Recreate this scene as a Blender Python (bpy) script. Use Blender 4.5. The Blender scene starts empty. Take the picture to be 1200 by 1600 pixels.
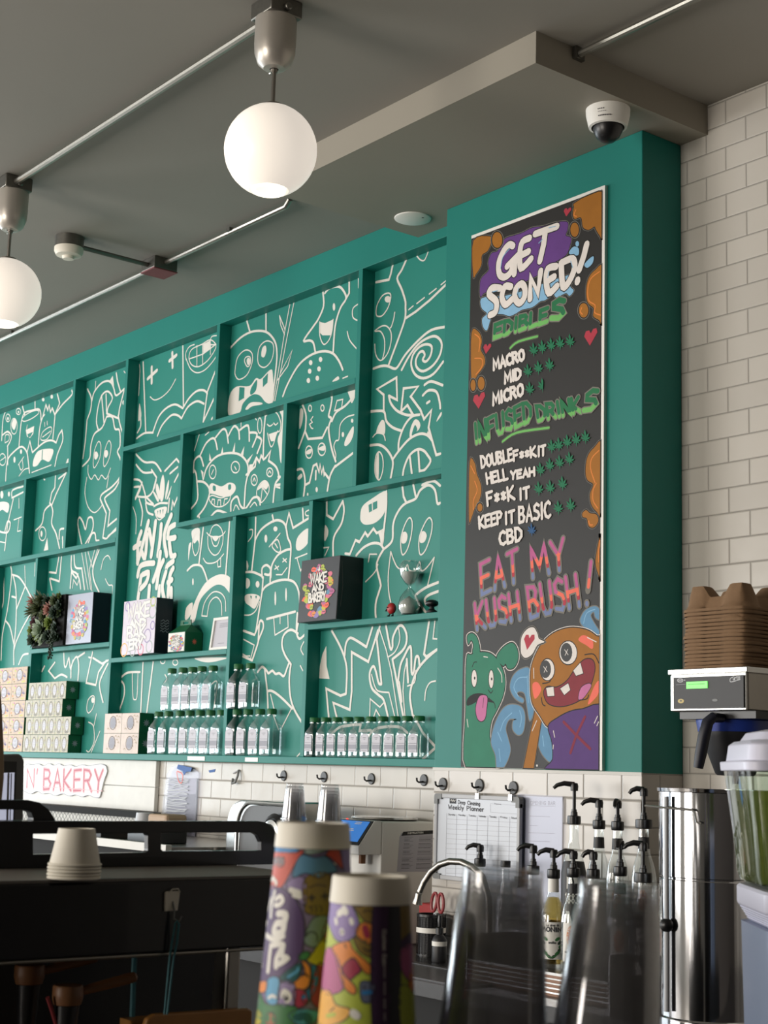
import bpy, bmesh, math, random
from mathutils import Vector, Matrix
from mathutils.geometry import tessellate_polygon
random.seed(7)
C = bpy.context.scene.collection
# ------------------------------------------------------------------ camera
FPX = 2404.8
R_ = Vector((0.62090838, 0.78335521, 0.02876445)); U_ = Vector((0.11308955, -0.12582806, 0.98558513)); F_ = Vector((-0.77568263, 0.60870511, 0.16671698))
CAM = Vector((0, 0, 1.5))
cd = bpy.data.cameras.new('camera'); cam = bpy.data.objects.new('camera', cd); C.objects.link(cam)
m = Matrix((R_, U_, -F_)).transposed().to_4x4(); m.translation = CAM; cam.matrix_world = m
cd.sensor_fit = 'VERTICAL'; cd.sensor_height = 36; cd.sensor_width = 27; cd.lens = FPX / 1600 * 36
cd.clip_start = .05; cd.clip_end = 100
cd.dof.use_dof = True; cd.dof.focus_distance = 4.6; cd.dof.aperture_fstop = 12.0
bpy.context.scene.camera = cam
vs = bpy.context.scene.view_settings
vs.view_transform = 'Standard'; vs.look = 'None'; vs.gamma = 1; vs.use_curve_mapping = False; vs.exposure = -0.12
cy = bpy.context.scene.cycles
cy.transparent_max_bounces = 48; cy.max_bounces = 12; cy.caustics_reflective = False; cy.caustics_refractive = False
# ------------------------------------------------------------------ world and window light
W = bpy.data.worlds.new('daylight'); bpy.context.scene.world = W; W.use_nodes = True
W.node_tree.nodes['Background'].inputs[0].default_value = (.80, .92, 1.0, 1); W.node_tree.nodes['Background'].inputs[1].default_value = 0.6
def area(name, loc, sx, sy, rot, e, col):
    l = bpy.data.lights.new(name, 'AREA'); l.shape = 'RECTANGLE'; l.size = sx; l.size_y = sy; l.energy = e; l.color = col
    o = bpy.data.objects.new(name, l); o.location = loc; o.rotation_euler = rot; C.objects.link(o)
for i, x in enumerate((-12.4, -10.1, -7.8, -3.6)):     # storefront windows behind the camera, facing +y
    area('window_daylight', (x, -4.35, 1.85), 2.1, 2.5, (math.pi / 2, 0, 0), (250, 230, 170, 265)[i], ((.97, .98, 1), (1, .97, .93), (1, .95, .88), (1, .92, .82))[i])
area('side_window_daylight', (-13.6, .6, 1.7), 5.2, 2.6, (math.pi / 2, 0, -math.pi / 2), 340, (.86, .95, 1))
# ------------------------------------------------------------------ helpers
def ray(x, y): return (x - 600) / FPX * R_ - (y - 800) / FPX * U_ + F_
def onY(x, y, v): d = ray(x, y); return CAM + d * (v / d.y)
def onZ(x, y, v): d = ray(x, y); return CAM + d * ((v - 1.5) / d.z)
def onX(x, y, v): d = ray(x, y); return CAM + d * (v / d.x)
def atD(x, y, d): return CAM + ray(x, y) * d
def lin(c):
    out = []
    for v in c[:3]:
        v = v / 255.; out.append(v / 12.92 if v <= .04045 else ((v + .055) / 1.055) ** 2.4)
    return tuple(out) + (1,)
MATS = {}
def mat(name, rgb, rough=.5, metal=0, noise=.05, scale=12, bump=0, emit=0, coat=0, spec=.5, trans=0):
    m = bpy.data.materials.new(name); m.use_nodes = True; nt = m.node_tree; b = nt.nodes['Principled BSDF']; L = nt.links
    c = lin(rgb); b.inputs['Roughness'].default_value = rough; b.inputs['Metallic'].default_value = metal
    b.inputs['Coat Weight'].default_value = coat; b.inputs['Specular IOR Level'].default_value = spec
    if trans: b.inputs['Transmission Weight'].default_value = trans
    tc = nt.nodes.new('ShaderNodeTexCoord'); nz = nt.nodes.new('ShaderNodeTexNoise'); nz.inputs['Scale'].default_value = scale; nz.inputs['Detail'].default_value = 4
    L.new(tc.outputs['Object'], nz.inputs['Vector'])
    mx = nt.nodes.new('ShaderNodeMix'); mx.data_type = 'RGBA'
    mx.inputs['A'].default_value = tuple(v * (1 - noise) for v in c[:3]) + (1,); mx.inputs['B'].default_value = tuple(min(1, v * (1 + noise)) for v in c[:3]) + (1,)
    L.new(nz.outputs['Fac'], mx.inputs['Factor']); L.new(mx.outputs['Result'], b.inputs['Base Color'])
    if bump:
        bp = nt.nodes.new('ShaderNodeBump'); bp.inputs['Strength'].default_value = bump; bp.inputs['Distance'].default_value = .002
        L.new(nz.outputs['Fac'], bp.inputs['Height']); L.new(bp.outputs['Normal'], b.inputs['Normal'])
    if emit: b.inputs['Emission Color'].default_value = c; b.inputs['Emission Strength'].default_value = emit
    MATS[name] = m; return m
def clear(name, rgb, lo, hi, rough=.04, grgb=(255, 255, 255), haze=0, hrgb=(230, 230, 230)):
    m = bpy.data.materials.new(name); m.use_nodes = True; nt = m.node_tree; N = nt.nodes; L = nt.links; N.clear()
    out = N.new('ShaderNodeOutputMaterial'); mix = N.new('ShaderNodeMixShader'); t = N.new('ShaderNodeBsdfTransparent'); g = N.new('ShaderNodeBsdfGlossy')
    t.inputs[0].default_value = lin(rgb); g.inputs[0].default_value = lin(grgb); g.inputs['Roughness'].default_value = rough
    lw = N.new('ShaderNodeLayerWeight'); lw.inputs[0].default_value = .35; mr = N.new('ShaderNodeMapRange'); mr.inputs[3].default_value = lo; mr.inputs[4].default_value = hi
    L.new(lw.outputs['Facing'], mr.inputs[0]); L.new(mr.outputs[0], mix.inputs[0]); L.new(t.outputs[0], mix.inputs[1]); L.new(g.outputs[0], mix.inputs[2]); fin = mix
    if haze:
        fin = N.new('ShaderNodeMixShader'); df = N.new('ShaderNodeBsdfDiffuse'); df.inputs[0].default_value = lin(hrgb); fin.inputs[0].default_value = haze; L.new(mix.outputs[0], fin.inputs[1]); L.new(df.outputs[0], fin.inputs[2])
    L.new(fin.outputs[0], out.inputs[0])
    MATS[name] = m
def tiles(name, x0, z0, w, h, rgb, mort):
    m = bpy.data.materials.new(name); m.use_nodes = True; nt = m.node_tree; N = nt.nodes; L = nt.links; b = N['Principled BSDF']
    g = N.new('ShaderNodeNewGeometry'); sp = N.new('ShaderNodeSeparateXYZ'); cb = N.new('ShaderNodeCombineXYZ'); L.new(g.outputs['Position'], sp.inputs[0])
    def sub(o, v):
        n = N.new('ShaderNodeMath'); n.operation = 'SUBTRACT'; n.inputs[1].default_value = v; L.new(o, n.inputs[0]); return n.outputs[0]
    # side faces of the pier run along y: add y so that they get joints too
    ad = N.new('ShaderNodeMath'); ad.operation = 'ADD'; L.new(sp.outputs['X'], ad.inputs[0]); L.new(sub(sp.outputs['Y'], 3.4 if mort[0] == 150 and x0 < -3 else 3.58), ad.inputs[1])
    L.new(sub(ad.outputs[0], x0), cb.inputs[0]); L.new(sub(sp.outputs['Z'], z0), cb.inputs[1])
    def brick(sm):
        t = N.new('ShaderNodeTexBrick'); t.offset = .5; t.inputs['Scale'].default_value = 1; t.inputs['Brick Width'].default_value = w; t.inputs['Row Height'].default_value = h
        t.inputs['Mortar Size'].default_value = .0014; t.inputs['Mortar Smooth'].default_value = sm; L.new(cb.outputs[0], t.inputs['Vector']); return t
    t = brick(.1); c = lin(rgb); t.inputs['Color1'].default_value = tuple(v * .95 for v in c[:3]) + (1,); t.inputs['Color2'].default_value = tuple(v * 1.04 for v in c[:3]) + (1,); t.inputs['Mortar'].default_value = lin(mort)
    L.new(t.outputs['Color'], b.inputs['Base Color'])
    t2 = brick(1); t2.inputs['Mortar Size'].default_value = .0045
    nz = N.new('ShaderNodeTexNoise'); nz.inputs['Scale'].default_value = 9; L.new(g.outputs['Position'], nz.inputs['Vector'])
    inv = N.new('ShaderNodeMath'); inv.operation = 'MULTIPLY_ADD'; L.new(nz.outputs['Fac'], inv.inputs[0]); inv.inputs[1].default_value = 1.3; L.new(sub(t2.outputs['Fac'], 0), inv.inputs[2])
    iv = N.new('ShaderNodeMath'); iv.operation = 'MULTIPLY'; iv.inputs[1].default_value = -1; L.new(t2.outputs['Fac'], iv.inputs[0])
    a2 = N.new('ShaderNodeMath'); a2.operation = 'MULTIPLY_ADD'; L.new(nz.outputs['Fac'], a2.inputs[0]); a2.inputs[1].default_value = .9; L.new(iv.outputs[0], a2.inputs[2])
    bp = N.new('ShaderNodeBump'); bp.inputs['Strength'].default_value = .8; bp.inputs['Distance'].default_value = .0025; L.new(a2.outputs[0], bp.inputs['Height']); L.new(bp.outputs['Normal'], b.inputs['Normal'])
    mr = N.new('ShaderNodeMapRange'); mr.inputs[3].default_value = .26; mr.inputs[4].default_value = .7; b.inputs['Specular IOR Level'].default_value = .35; L.new(t.outputs['Fac'], mr.inputs[0]); L.new(mr.outputs[0], b.inputs['Roughness'])
    MATS[name] = m

LOC = {}
class MB:
    def __init__(s): s.v = []; s.f = []; s.mi = []; s.sm = []; s.mats = []
    def m(s, name):
        if name not in s.mats: s.mats.append(name)
        return s.mats.index(name)
    def add(s, vs, fs, mt, smooth=False):
        b = len(s.v); i = s.m(mt); s.v += [tuple(q) for q in vs]
        for f in fs: s.f.append([b + k for k in f]); s.mi.append(i); s.sm.append(smooth)
        return s
    def box(s, x0, x1, y0, y1, z0, z1, mt):
        vs = [(x, y, z) for z in (z0, z1) for y in (y0, y1) for x in (x0, x1)]
        return s.add(vs, [(0, 1, 3, 2), (4, 6, 7, 5), (0, 4, 5, 1), (2, 3, 7, 6), (0, 2, 6, 4), (1, 5, 7, 3)], mt)
    def hexa(s, p, mt):   # 4 bottom + 4 top points, same order
        return s.add(p, [(3, 2, 1, 0), (4, 5, 6, 7), (0, 1, 5, 4), (1, 2, 6, 5), (2, 3, 7, 6), (3, 0, 4, 7)], mt)
    def lathe(s, prof, c, mt, seg=24, smooth=True, sx=1, sy=1):
        vs = []; fs = []
        for r, z in prof:
            for k in range(seg):
                a = 2 * math.pi * k / seg; vs.append((c[0] + r * sx * math.cos(a), c[1] + r * sy * math.sin(a), c[2] + z))
        for i in range(len(prof) - 1):
            for k in range(seg):
                j = (k + 1) % seg; fs.append((i * seg + k, i * seg + j, (i + 1) * seg + j, (i + 1) * seg + k))
        if prof[0][0] > 1e-5 and prof[0][0] != prof[-1][0] or len(prof) == 2: pass
        return s.add(vs, fs, mt, smooth)
    def cyl(s, c, r, z0, z1, mt, seg=20, r2=None):
        r2 = r if r2 is None else r2
        return s.lathe([(0, z0), (r, z0), (r2, z1), (0, z1)], (c[0], c[1], 0), mt, seg)
    def tube(s, pts, r, mt, seg=8):
        P = [Vector(p) for p in pts]; n = len(P); vs = []; fs = []
        t0 = (P[1] - P[0]).normalized(); a = Vector((0, 0, 1)) if abs(t0.z) < .9 else Vector((1, 0, 0)); nrm = t0.cross(a).normalized()
        for i in range(n):
            t = (P[min(i + 1, n - 1)] - P[max(i - 1, 0)]).normalized(); nrm = (nrm - t * nrm.dot(t)).normalized(); bn = t.cross(nrm)
            rr = r[i] if isinstance(r, (list, tuple)) else r
            for k in range(seg):
                q = 2 * math.pi * k / seg; vs.append(P[i] + (nrm * math.cos(q) + bn * math.sin(q)) * rr)
        for i in range(n - 1):
            for k in range(seg): j = (k + 1) % seg; fs.append((i * seg + k, i * seg + j, (i + 1) * seg + j, (i + 1) * seg + k))
        fs += [tuple(range(seg - 1, -1, -1)), tuple((n - 1) * seg + k for k in range(seg))]
        return s.add(vs, fs, mt, True)
    def loft(s, secs, mt, smooth=True, cap=True):
        n = len(secs[0]); vs = [p for q in secs for p in q]; fs = []
        for i in range(len(secs) - 1):
            for k in range(n): j = (k + 1) % n; fs.append((i * n + k, i * n + j, (i + 1) * n + j, (i + 1) * n + k))
        if cap: fs += [tuple(range(n - 1, -1, -1)), tuple((len(secs) - 1) * n + k for k in range(n))]
        return s.add(vs, fs, mt, smooth)
    def prism(s, outer, mapf, d, mt, holes=()):   # polygon in 2D, mapf(u, v, h), thickness 0..d
        loops = [outer] + list(holes); flat = [p for l in loops for p in l]; n = len(flat)
        tri = tessellate_polygon([[Vector((p[0], p[1], 0)) for p in l] for l in loops])
        vs = [mapf(p[0], p[1], 0) for p in flat] + [mapf(p[0], p[1], d) for p in flat]
        fs = [tuple(t) for t in tri] + [tuple(n + k for k in reversed(t)) for t in tri]; b = 0
        for l in loops:
            for k in range(len(l)): j = (k + 1) % len(l); fs.append((b + k, b + j, n + b + j, n + b + k))
            b += len(l)
        return s.add(vs, fs, mt)
    def sphere(s, c, r, mt, seg=16, rings=10, sx=1, sy=1, sz=1):
        return s.lathe([(r * math.sin(math.pi * i / rings), -r * sz * math.cos(math.pi * i / rings)) for i in range(rings + 1)], c, mt, seg, True, sx, sy)
    def build(s, name, parent=None, bev=0, rec=True, ang=35):
        me = bpy.data.meshes.new(name); o = Vector((0, 0, 0))
        if parent is not None: o = Vector(LOC.get(parent.name, (0, 0, 0)))
        me.from_pydata([(v[0] - o.x, v[1] - o.y, v[2] - o.z) for v in s.v], [], s.f)
        for n in s.mats: me.materials.append(MATS[n])
        me.polygons.foreach_set('material_index', s.mi); me.polygons.foreach_set('use_smooth', s.sm)
        bm = bmesh.new(); bm.from_mesh(me); bmesh.ops.remove_doubles(bm, verts=bm.verts, dist=1e-6)
        if rec: bmesh.ops.recalc_face_normals(bm, faces=bm.faces)
        bm.to_mesh(me); bm.free()
        if any(s.sm): me.set_sharp_from_angle(angle=math.radians(ang))
        ob = bpy.data.objects.new(name, me); C.objects.link(ob)
        if parent is not None: ob.parent = parent; LOC[ob.name] = tuple(o)
        if bev:
            md = ob.modifiers.new('bevel', 'BEVEL'); md.width = bev; md.segments = 2; md.limit_method = 'ANGLE'
        return ob
def tag(o, label, cat, group=None):
    o['label'] = label; o['category'] = cat
    if group: o['group'] = group
    return o
def thing(name, label, cat, loc=(0, 0, 0), group=None, rot=None):
    o = bpy.data.objects.new(name, None); C.objects.link(o); o.location = loc; LOC[o.name] = tuple(loc); o.empty_display_size = .05
    return tag(o, label, cat, group)
def proto(name, label, cat, group=None): return thing(name, label, cat, (0, 0, 0), group)
def struct(mb, name, **k): o = mb.build(name, **k); o['kind'] = 'structure'; return o
def dup(root, loc, label, rz=0, scale=None):
    r = root.copy(); C.objects.link(r); r.location = loc; r.rotation_euler = (0, 0, rz); r['label'] = label
    for ch in list(root.children):
        c = ch.copy(); C.objects.link(c); c.parent = r
        for g in ch.children:
            d = g.copy(); C.objects.link(d); d.parent = c
    return r
def place(first, root, loc, label, rz=0):   # the first call moves the prototype, later calls copy it
    if not first.get(root.name):
        first[root.name] = 1; root.location = loc; root.rotation_euler = (0, 0, rz); root['label'] = label; return root
    return dup(root, loc, label, rz)
USED = {}
ORD = ['first', 'second', 'third', 'fourth', 'fifth', 'sixth', 'seventh', 'eighth', 'ninth', 'tenth', 'eleventh', 'twelfth', 'thirteenth', 'fourteenth', 'fifteenth', 'sixteenth']
# ---- flat artwork: fills and brush strokes laid on a surface
def spline(P, closed=False, n=5):
    m = len(P)
    if m < 3: return list(P)
    out = []
    rng = range(m) if closed else range(m - 1)
    for i in rng:
        g = (lambda k: P[k % m]) if closed else (lambda k: P[max(0, min(m - 1, k))])
        a, b, c, d = g(i - 1), g(i), g(i + 1), g(i + 2)
        for q in range(n):
            t = q / n; t2 = t * t; t3 = t2 * t
            out.append(tuple(.5 * (2 * b[k] + (c[k] - a[k]) * t + (2 * a[k] - 5 * b[k] + 4 * c[k] - d[k]) * t2 + (3 * b[k] - a[k] - 3 * c[k] + d[k]) * t3) for k in (0, 1)))
    if not closed: out.append(tuple(P[-1]))
    return out
def ell(cx, cy, rx, ry, n=16, tilt=0):
    ct, st = math.cos(tilt), math.sin(tilt)
    return [(cx + rx * math.cos(2 * math.pi * k / n) * ct - ry * math.sin(2 * math.pi * k / n) * st, cy + rx * math.cos(2 * math.pi * k / n) * st + ry * math.sin(2 * math.pi * k / n) * ct) for k in range(n)]
class Art:
    def __init__(s, mb, px2uv, uv2w, step=2e-5, h0=5e-4, maxlen=0):
        s.mb = mb; s.p = px2uv; s.w = uv2w; s.h = h0; s.step = step; s.ml = maxlen
    def nh(s): s.h += s.step; return s.h
    def uv(s, pts): return [s.p(*q) for q in pts]
    def put(s, P, F, col, dz=None):
        h = s.nh()
        if s.ml:
            P = list(P); q = list(F); F = []
            while q:
                t = q.pop(); e = [(P[t[i]][0] - P[t[(i + 1) % 3]][0]) ** 2 + (P[t[i]][1] - P[t[(i + 1) % 3]][1]) ** 2 for i in range(3)]; k = e.index(max(e))
                if e[k] > s.ml ** 2:
                    a, b, c = t[k], t[(k + 1) % 3], t[(k + 2) % 3]; P.append(((P[a][0] + P[b][0]) / 2, (P[a][1] + P[b][1]) / 2)); n = len(P) - 1; q += [(a, n, c), (n, b, c)]
                else: F.append(t)
        if dz:
            s.mb.add([s.w(u, v, h + d) for (u, v), d in zip(P, dz)], F, col); s.h += max(dz)
        else: s.mb.add([s.w(u, v, h) for u, v in P], F, col)
    def fill_uv(s, col, P):
        F = [tuple(t) for t in tessellate_polygon([[Vector((a, b, 0)) for a, b in P]])]
        s.put(P, F, col)
    def fill(s, col, pts, smooth=True): s.fill_uv(col, s.uv(spline(pts, True, 4) if smooth else pts))
    def stroke_uv(s, col, w, P, closed=False, cap=True):
        Q = [P[0]]
        for p in P[1:]:
            if (p[0] - Q[-1][0]) ** 2 + (p[1] - Q[-1][1]) ** 2 > 1e-9: Q.append(p)
        if closed and len(Q) > 2 and (Q[0][0] - Q[-1][0]) ** 2 + (Q[0][1] - Q[-1][1]) ** 2 < 1e-9: Q.pop()
        n = len(Q)
        if n < 2: return
        V = []; F = []; w2 = w / 2
        def nm(a, b): dx, dy = b[0] - a[0], b[1] - a[1]; l = math.hypot(dx, dy) or 1; return (-dy / l, dx / l)
        for i in range(n):
            a = nm(Q[i - 1], Q[i]) if (closed or i) else None; b = nm(Q[i], Q[(i + 1) % n]) if (closed or i < n - 1) else None
            if a is None: a = b
            if b is None: b = a
            mx, my = a[0] + b[0], a[1] + b[1]; l = math.hypot(mx, my)
            if l < .3: mx, my, l = a[0], a[1], 1
            k = min(1 / max(.35, (mx / l) * a[0] + (my / l) * a[1]), 1.8)
            V += [(Q[i][0] + mx / l * w2 * k, Q[i][1] + my / l * w2 * k), (Q[i][0] - mx / l * w2 * k, Q[i][1] - my / l * w2 * k)]
        for i in range(n if closed else n - 1):
            j = (i + 1) % n; F += [(2 * i, 2 * i + 1, 2 * j + 1), (2 * i, 2 * j + 1, 2 * j)]
        sl = 0 if closed or s.ml else (3e-6 if n < 12 else 1e-6); dz = [sl * (i // 2) for i in range(2 * n)]
        if cap and not closed:
            for e, sgn in ((0, 1), (n - 1, -1)):
                a = math.atan2(V[2 * e][1] - Q[e][1], V[2 * e][0] - Q[e][0]); b0 = len(V)
                for k in range(1, 4): V.append((Q[e][0] + w2 * math.cos(a + sgn * math.pi * k / 4), Q[e][1] + w2 * math.sin(a + sgn * math.pi * k / 4)))
                dz += [sl * e] * 3
                ring = [2 * e, b0, b0 + 1, b0 + 2, 2 * e + 1]; F += [(ring[0], ring[k], ring[k + 1]) for k in range(1, 4)]
        s.put(V, F, col, dz if sl else None)
    def stroke(s, col, w, pts, closed=False, smooth=True):
        s.stroke_uv(col, w, s.uv(spline(pts, closed, 4) if smooth else pts), closed)
    def text(s, txt, bl, br, tl, w, cols, outline=None, gap=2.2):
        """brush lettering: baseline bl..br, cap height towards tl; cols = [(upto, colour)...] by height"""
        B, E, T = s.p(*bl), s.p(*br), s.p(*tl)
        tot = sum(FONT.get(c, (4, ''))[0] + gap for c in txt) - gap; ex = ((E[0] - B[0]) / tot, (E[1] - B[1]) / tot); up = ((T[0] - B[0]) / 10, (T[1] - B[1]) / 10); x = 0
        L = []
        for c in txt:
            wd, st = FONT.get(c, (4, ''))
            for ln in st.split('|'):
                q = [float(t) for t in ln.split()]
                if q: L.append([(x + q[i], q[i + 1]) for i in range(0, len(q), 2)])
            x += wd + gap
        g = lambda p: (B[0] + ex[0] * p[0] + up[0] * p[1], B[1] + ex[1] * p[0] + up[1] * p[1])
        if outline:
            for l in L: s.stroke_uv(outline[0], w + outline[1], [g(p) for p in l])
        for l in L:
            if len(cols) == 1: s.stroke_uv(cols[0][1], w, [g(p) for p in l]); continue
            for k, (hi, col) in enumerate(cols):
                lo = cols[k - 1][0] if k else -99; seg = []
                fine = []
                for i in range(len(l) - 1):
                    for q in range(8): fine.append((l[i][0] + (l[i + 1][0] - l[i][0]) * q / 8, l[i][1] + (l[i + 1][1] - l[i][1]) * q / 8))
                fine.append(l[-1])
                for p in fine:
                    if lo - .7 <= p[1] <= hi: seg.append(p)
                    else:
                        if len(seg) > 1: s.stroke_uv(col, w, [g(p) for p in seg])
                        seg = []
                if len(seg) > 1: s.stroke_uv(col, w, [g(p) for p in seg])
FONT = {'A': (6, '0 0 3 10 6 0|1.2 3.6 4.8 3.6'), 'B': (6, '0 0 0 10 4 9.6 5 8 4 5.6 0 5.2|3.6 5.4 5.8 3 4.5 .4 0 0'), 'C': (6, '5.8 8.6 4 10 1.2 8.6 0 5 1.2 1.2 4 0 6 1.2'),
 'D': (6, '0 0 0 10 3 9.6 6 6.6 5.8 3 3 .4 0 0'), 'E': (5.5, '5.5 10 0 9.6 0 0 5.5 .4|0 5.2 4.5 5.4'), 'F': (5.5, '5.5 10 0 9.6 0 0|0 5.2 4.3 5.4'), 'G': (6, '6 8.6 4 10 1.2 8.6 0 5 1.2 1 4 0 6 1.4 6 4.6 3.4 4.4'),
 'H': (6, '0 0 0 10|6 0 6 10|0 5 6 5.2'), 'I': (1.5, '.7 0 .7 10'), 'K': (6, '0 0 0 10|5.6 10 .2 4.6 6 0'), 'L': (5, '0 10 0 0 5 .4'), 'M': (7.5, '0 0 .6 10 3.6 3 6.8 10 7.5 0'), 'N': (6, '0 0 0 10 6 0 6 10'),
 'O': (6.4, '3.2 10 .8 8.6 0 5 .8 1.4 3.2 0 5.6 1.4 6.4 5 5.6 8.6 3.2 10'), 'P': (5.6, '0 0 0 10 4 9.6 5.6 7.6 4 5 0 4.6'), 'R': (6, '0 0 0 10 4 9.6 5.4 7.6 4 5.2 0 4.8|2.6 5 6 0'), 'S': (5.6, '5.4 8.8 3 10 .6 8.6 .8 6.2 4.6 4.6 5.6 2.4 3.6 .2 0 1'),
 'T': (6, '0 9.6 6 10|3 9.8 3 0'), 'U': (6, '0 10 .2 2.4 1.6 .2 4 .2 5.8 2.4 6 10'), 'V': (6, '0 10 3 0 6 10'), 'W': (8, '0 10 1.8 0 4 7 6.2 0 8 10'), 'X': (6, '0 0 6 10|0 10 6 0'), 'Y': (6, '0 10 3 4.8 6 10|3 4.8 2.6 0'),
 '!': (2, '1.4 10 .9 3.4|.7 .6 .8 .2'), '*': (4.4, '.4 2.6 4 6.4|.4 6.4 4 2.6|2.2 1.8 2.2 7.2'), '.': (1, '.3 4.6 .7 5'), "'": (1, '.6 10 .2 7.6'), '1': (2.4, '0 8 1.6 10 1.6 0'), '8': (5, '2.5 5.4 .6 7.6 2.5 10 4.4 7.6 2.5 5.4 .2 2.6 2.5 0 4.8 2.6 2.5 5.4'), '3': (5, '.4 9 2.6 10 4.4 8 2.2 5.4 4.8 2.6 2.6 0 0 1'), '-': (3, '.3 4.8 2.7 4.8'), '/': (3, '0 0 3 10'), ':': (1, '.5 2 .5 2.6|.5 6 .5 6.6'),
 'a': (4.4, '4 5.6 2 6.4 .2 4.6 .2 1.6 2 0 4 1.6|4.2 6.2 4.2 0'), 'e': (4.4, '.2 3.2 4.2 3.6 3.6 5.8 2 6.4 .2 4.6 .2 1.6 2 0 4 1'), 'i': (1, '.5 0 .5 6|.5 8 .5 8.6'), 'k': (4, '0 0 0 10|3.6 6 .2 3 4 0'), 'l': (1, '.5 0 .5 10'), 'm': (6, '0 0 0 6.2|0 4.6 1.8 6.2 3 4.8 3 0|3 4.8 4.8 6.2 6 4.8 6 0'), 'n': (4, '0 0 0 6.2|0 4.4 2 6.2 4 4.6 4 0'),
 'o': (4.4, '2.2 6.2 .2 4.4 .2 1.8 2.2 0 4.2 1.8 4.2 4.4 2.2 6.2'), 'p': (4.2, '0 -3 0 6.2|0 5 2 6.4 4.2 4.4 4 1.6 2 0 0 1'), 'r': (3, '0 0 0 6.2|0 4 1.4 6 3 6.2'), 's': (3.6, '3.4 5.4 1.6 6.2 .4 5 3.2 2 2 0 0 .8'), 't': (3, '1.4 9 1.4 1 2.8 .2|0 6.2 3 6.2'), 'u': (4, '0 6.2 .2 1.2 2 0 4 1.6|4 6.2 4 0'), 'y': (4, '0 6.2 2 .6|4 6.2 2 .6 .6 -3'), 'g': (4.2, '4 5.4 2 6.2 .2 4.4 .4 1.4 2.2 .4 4 1.8|4.2 6.2 4 -1.6 2 -3 .2 -2'), 'd': (4.2, '4 5.4 2 6.2 .2 4.4 .2 1.6 2 0 4 1.4|4.2 10 4.2 0'), 'h': (4, '0 0 0 10|0 4.4 2 6.2 4 4.6 4 0'), 'b': (4.2, '0 10 0 0|0 5 2 6.2 4.2 4.4 4 1.6 2 0 0 1')}
CR = {'A1': (0, 560, .2), 'A2': (180, 480, .2), 'A3': (330, 420, .2), 'A4': (480, 340, .2), 'A5': (0, 840, .2), 'A6': (180, 740, .2), 'A7': (330, 700, .2), 'A8': (480, 600, .2), 'B1': (130, 980, .2), 'B2': (340, 960, .2), 'B3': (480, 860, .2), 'B4': (480, 1100, .2),
      'S1': (720, 290, .2), 'S2': (720, 520, .2), 'S3': (720, 750, .2), 'S4': (720, 970, .2), 'K': (390, 1270, .225), 'L5': (0, 1020, .21667)}
def cr(k):
    ox, oy, s = CR[k]; return lambda x, y: (ox + x * s, oy + y * s)
def nums(t): return [tuple(float(q) for q in p.split(',')) for p in t.split()]
# ------------------------------------------------------------------ materials
mat('teal', (22, 120, 110), .5, noise=.05, scale=5, bump=.15, spec=.3); mat('ceiling', (148, 144, 136), .7, noise=.04, scale=3, bump=.2); mat('soffit', (150, 144, 132), .6, noise=.04, scale=3, bump=.2)
mat('vinyl_teal', (40, 130, 118), .45, spec=.3, noise=.04, scale=6); mat('vinyl_white', (224, 219, 211), .5, noise=.02)
mat('steel', (190, 190, 188), .18, 1, noise=.05, scale=30); mat('nickel', (182, 176, 168), .36, .6, noise=.03); mat('brushed', (150, 146, 140), .32, 1, noise=.06, scale=40); mat('galv', (120, 118, 112), .4, 1, noise=.2, scale=60); mat('conduit', (170, 168, 160), .3, .9, noise=.1, scale=40)
mat('black', (16, 16, 18), .35); mat('soft_black', (30, 30, 33), .5); mat('navy_black', (9, 11, 20), .28, coat=.3); mat('white', (232, 230, 224), .45, noise=.02); mat('warm_white', (226, 220, 206), .55, noise=.02); mat('off_white', (205, 202, 196), .5)
mat('green_cap', (22, 104, 52), .4); mat('box_green', (14, 92, 56), .45); mat('grey', (120, 122, 122), .5); mat('dark_grey', (62, 62, 62), .45); mat('light_grey', (178, 180, 184), .45); mat('red_box', (120, 58, 62), .6)
mat('print_grey', (150, 150, 160), .6); mat('ink', (40, 40, 46), .6); mat('card', (128, 100, 73), .9, noise=.15, scale=60, bump=.5); mat('matte_black', (14, 14, 15), .85); mat('tray_steel', (112, 107, 102), .6); mat('dark_steel', (58, 57, 58), .35, .7); mat('wood', (176, 122, 62), .45, noise=.25, scale=14); mat('brown_wood', (132, 88, 54), .45, noise=.25, scale=14); mat('cool_white', (206, 212, 222), .4, noise=.02); mat('white_wood', (226, 226, 222), .7, noise=.08, scale=20, bump=.4)
mat('floor', (120, 116, 110), .5, noise=.08, scale=4); mat('dark_wall', (72, 66, 62), .7); mat('plaster', (205, 200, 192), .7); mat('counter', (40, 40, 42), .25, noise=.1, scale=50); mat('blue_tape', (44, 92, 160), .6); mat('lilac_plastic', (214, 214, 232), .35, noise=.02); mat('blue_grey', (128, 140, 166), .35)
mat('foil', (138, 138, 148), .4, .35, noise=.05); mat('tan', (176, 150, 124), .6); mat('red', (170, 40, 40), .45); mat('cord_teal', (60, 120, 130), .6); mat('scissor_red', (150, 60, 64), .4)
mat('glow', (255, 244, 232), .3, emit=.62); mat('glow_spot', (255, 250, 236), .3, emit=1.0); mat('lcd_green', (120, 235, 110), .4, emit=.8); mat('lcd_blue', (60, 130, 215), .4, emit=.45); mat('led_red', (255, 60, 50), .4, emit=1.5); mat('screen_white', (214, 218, 240), .3, emit=.6)
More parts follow.
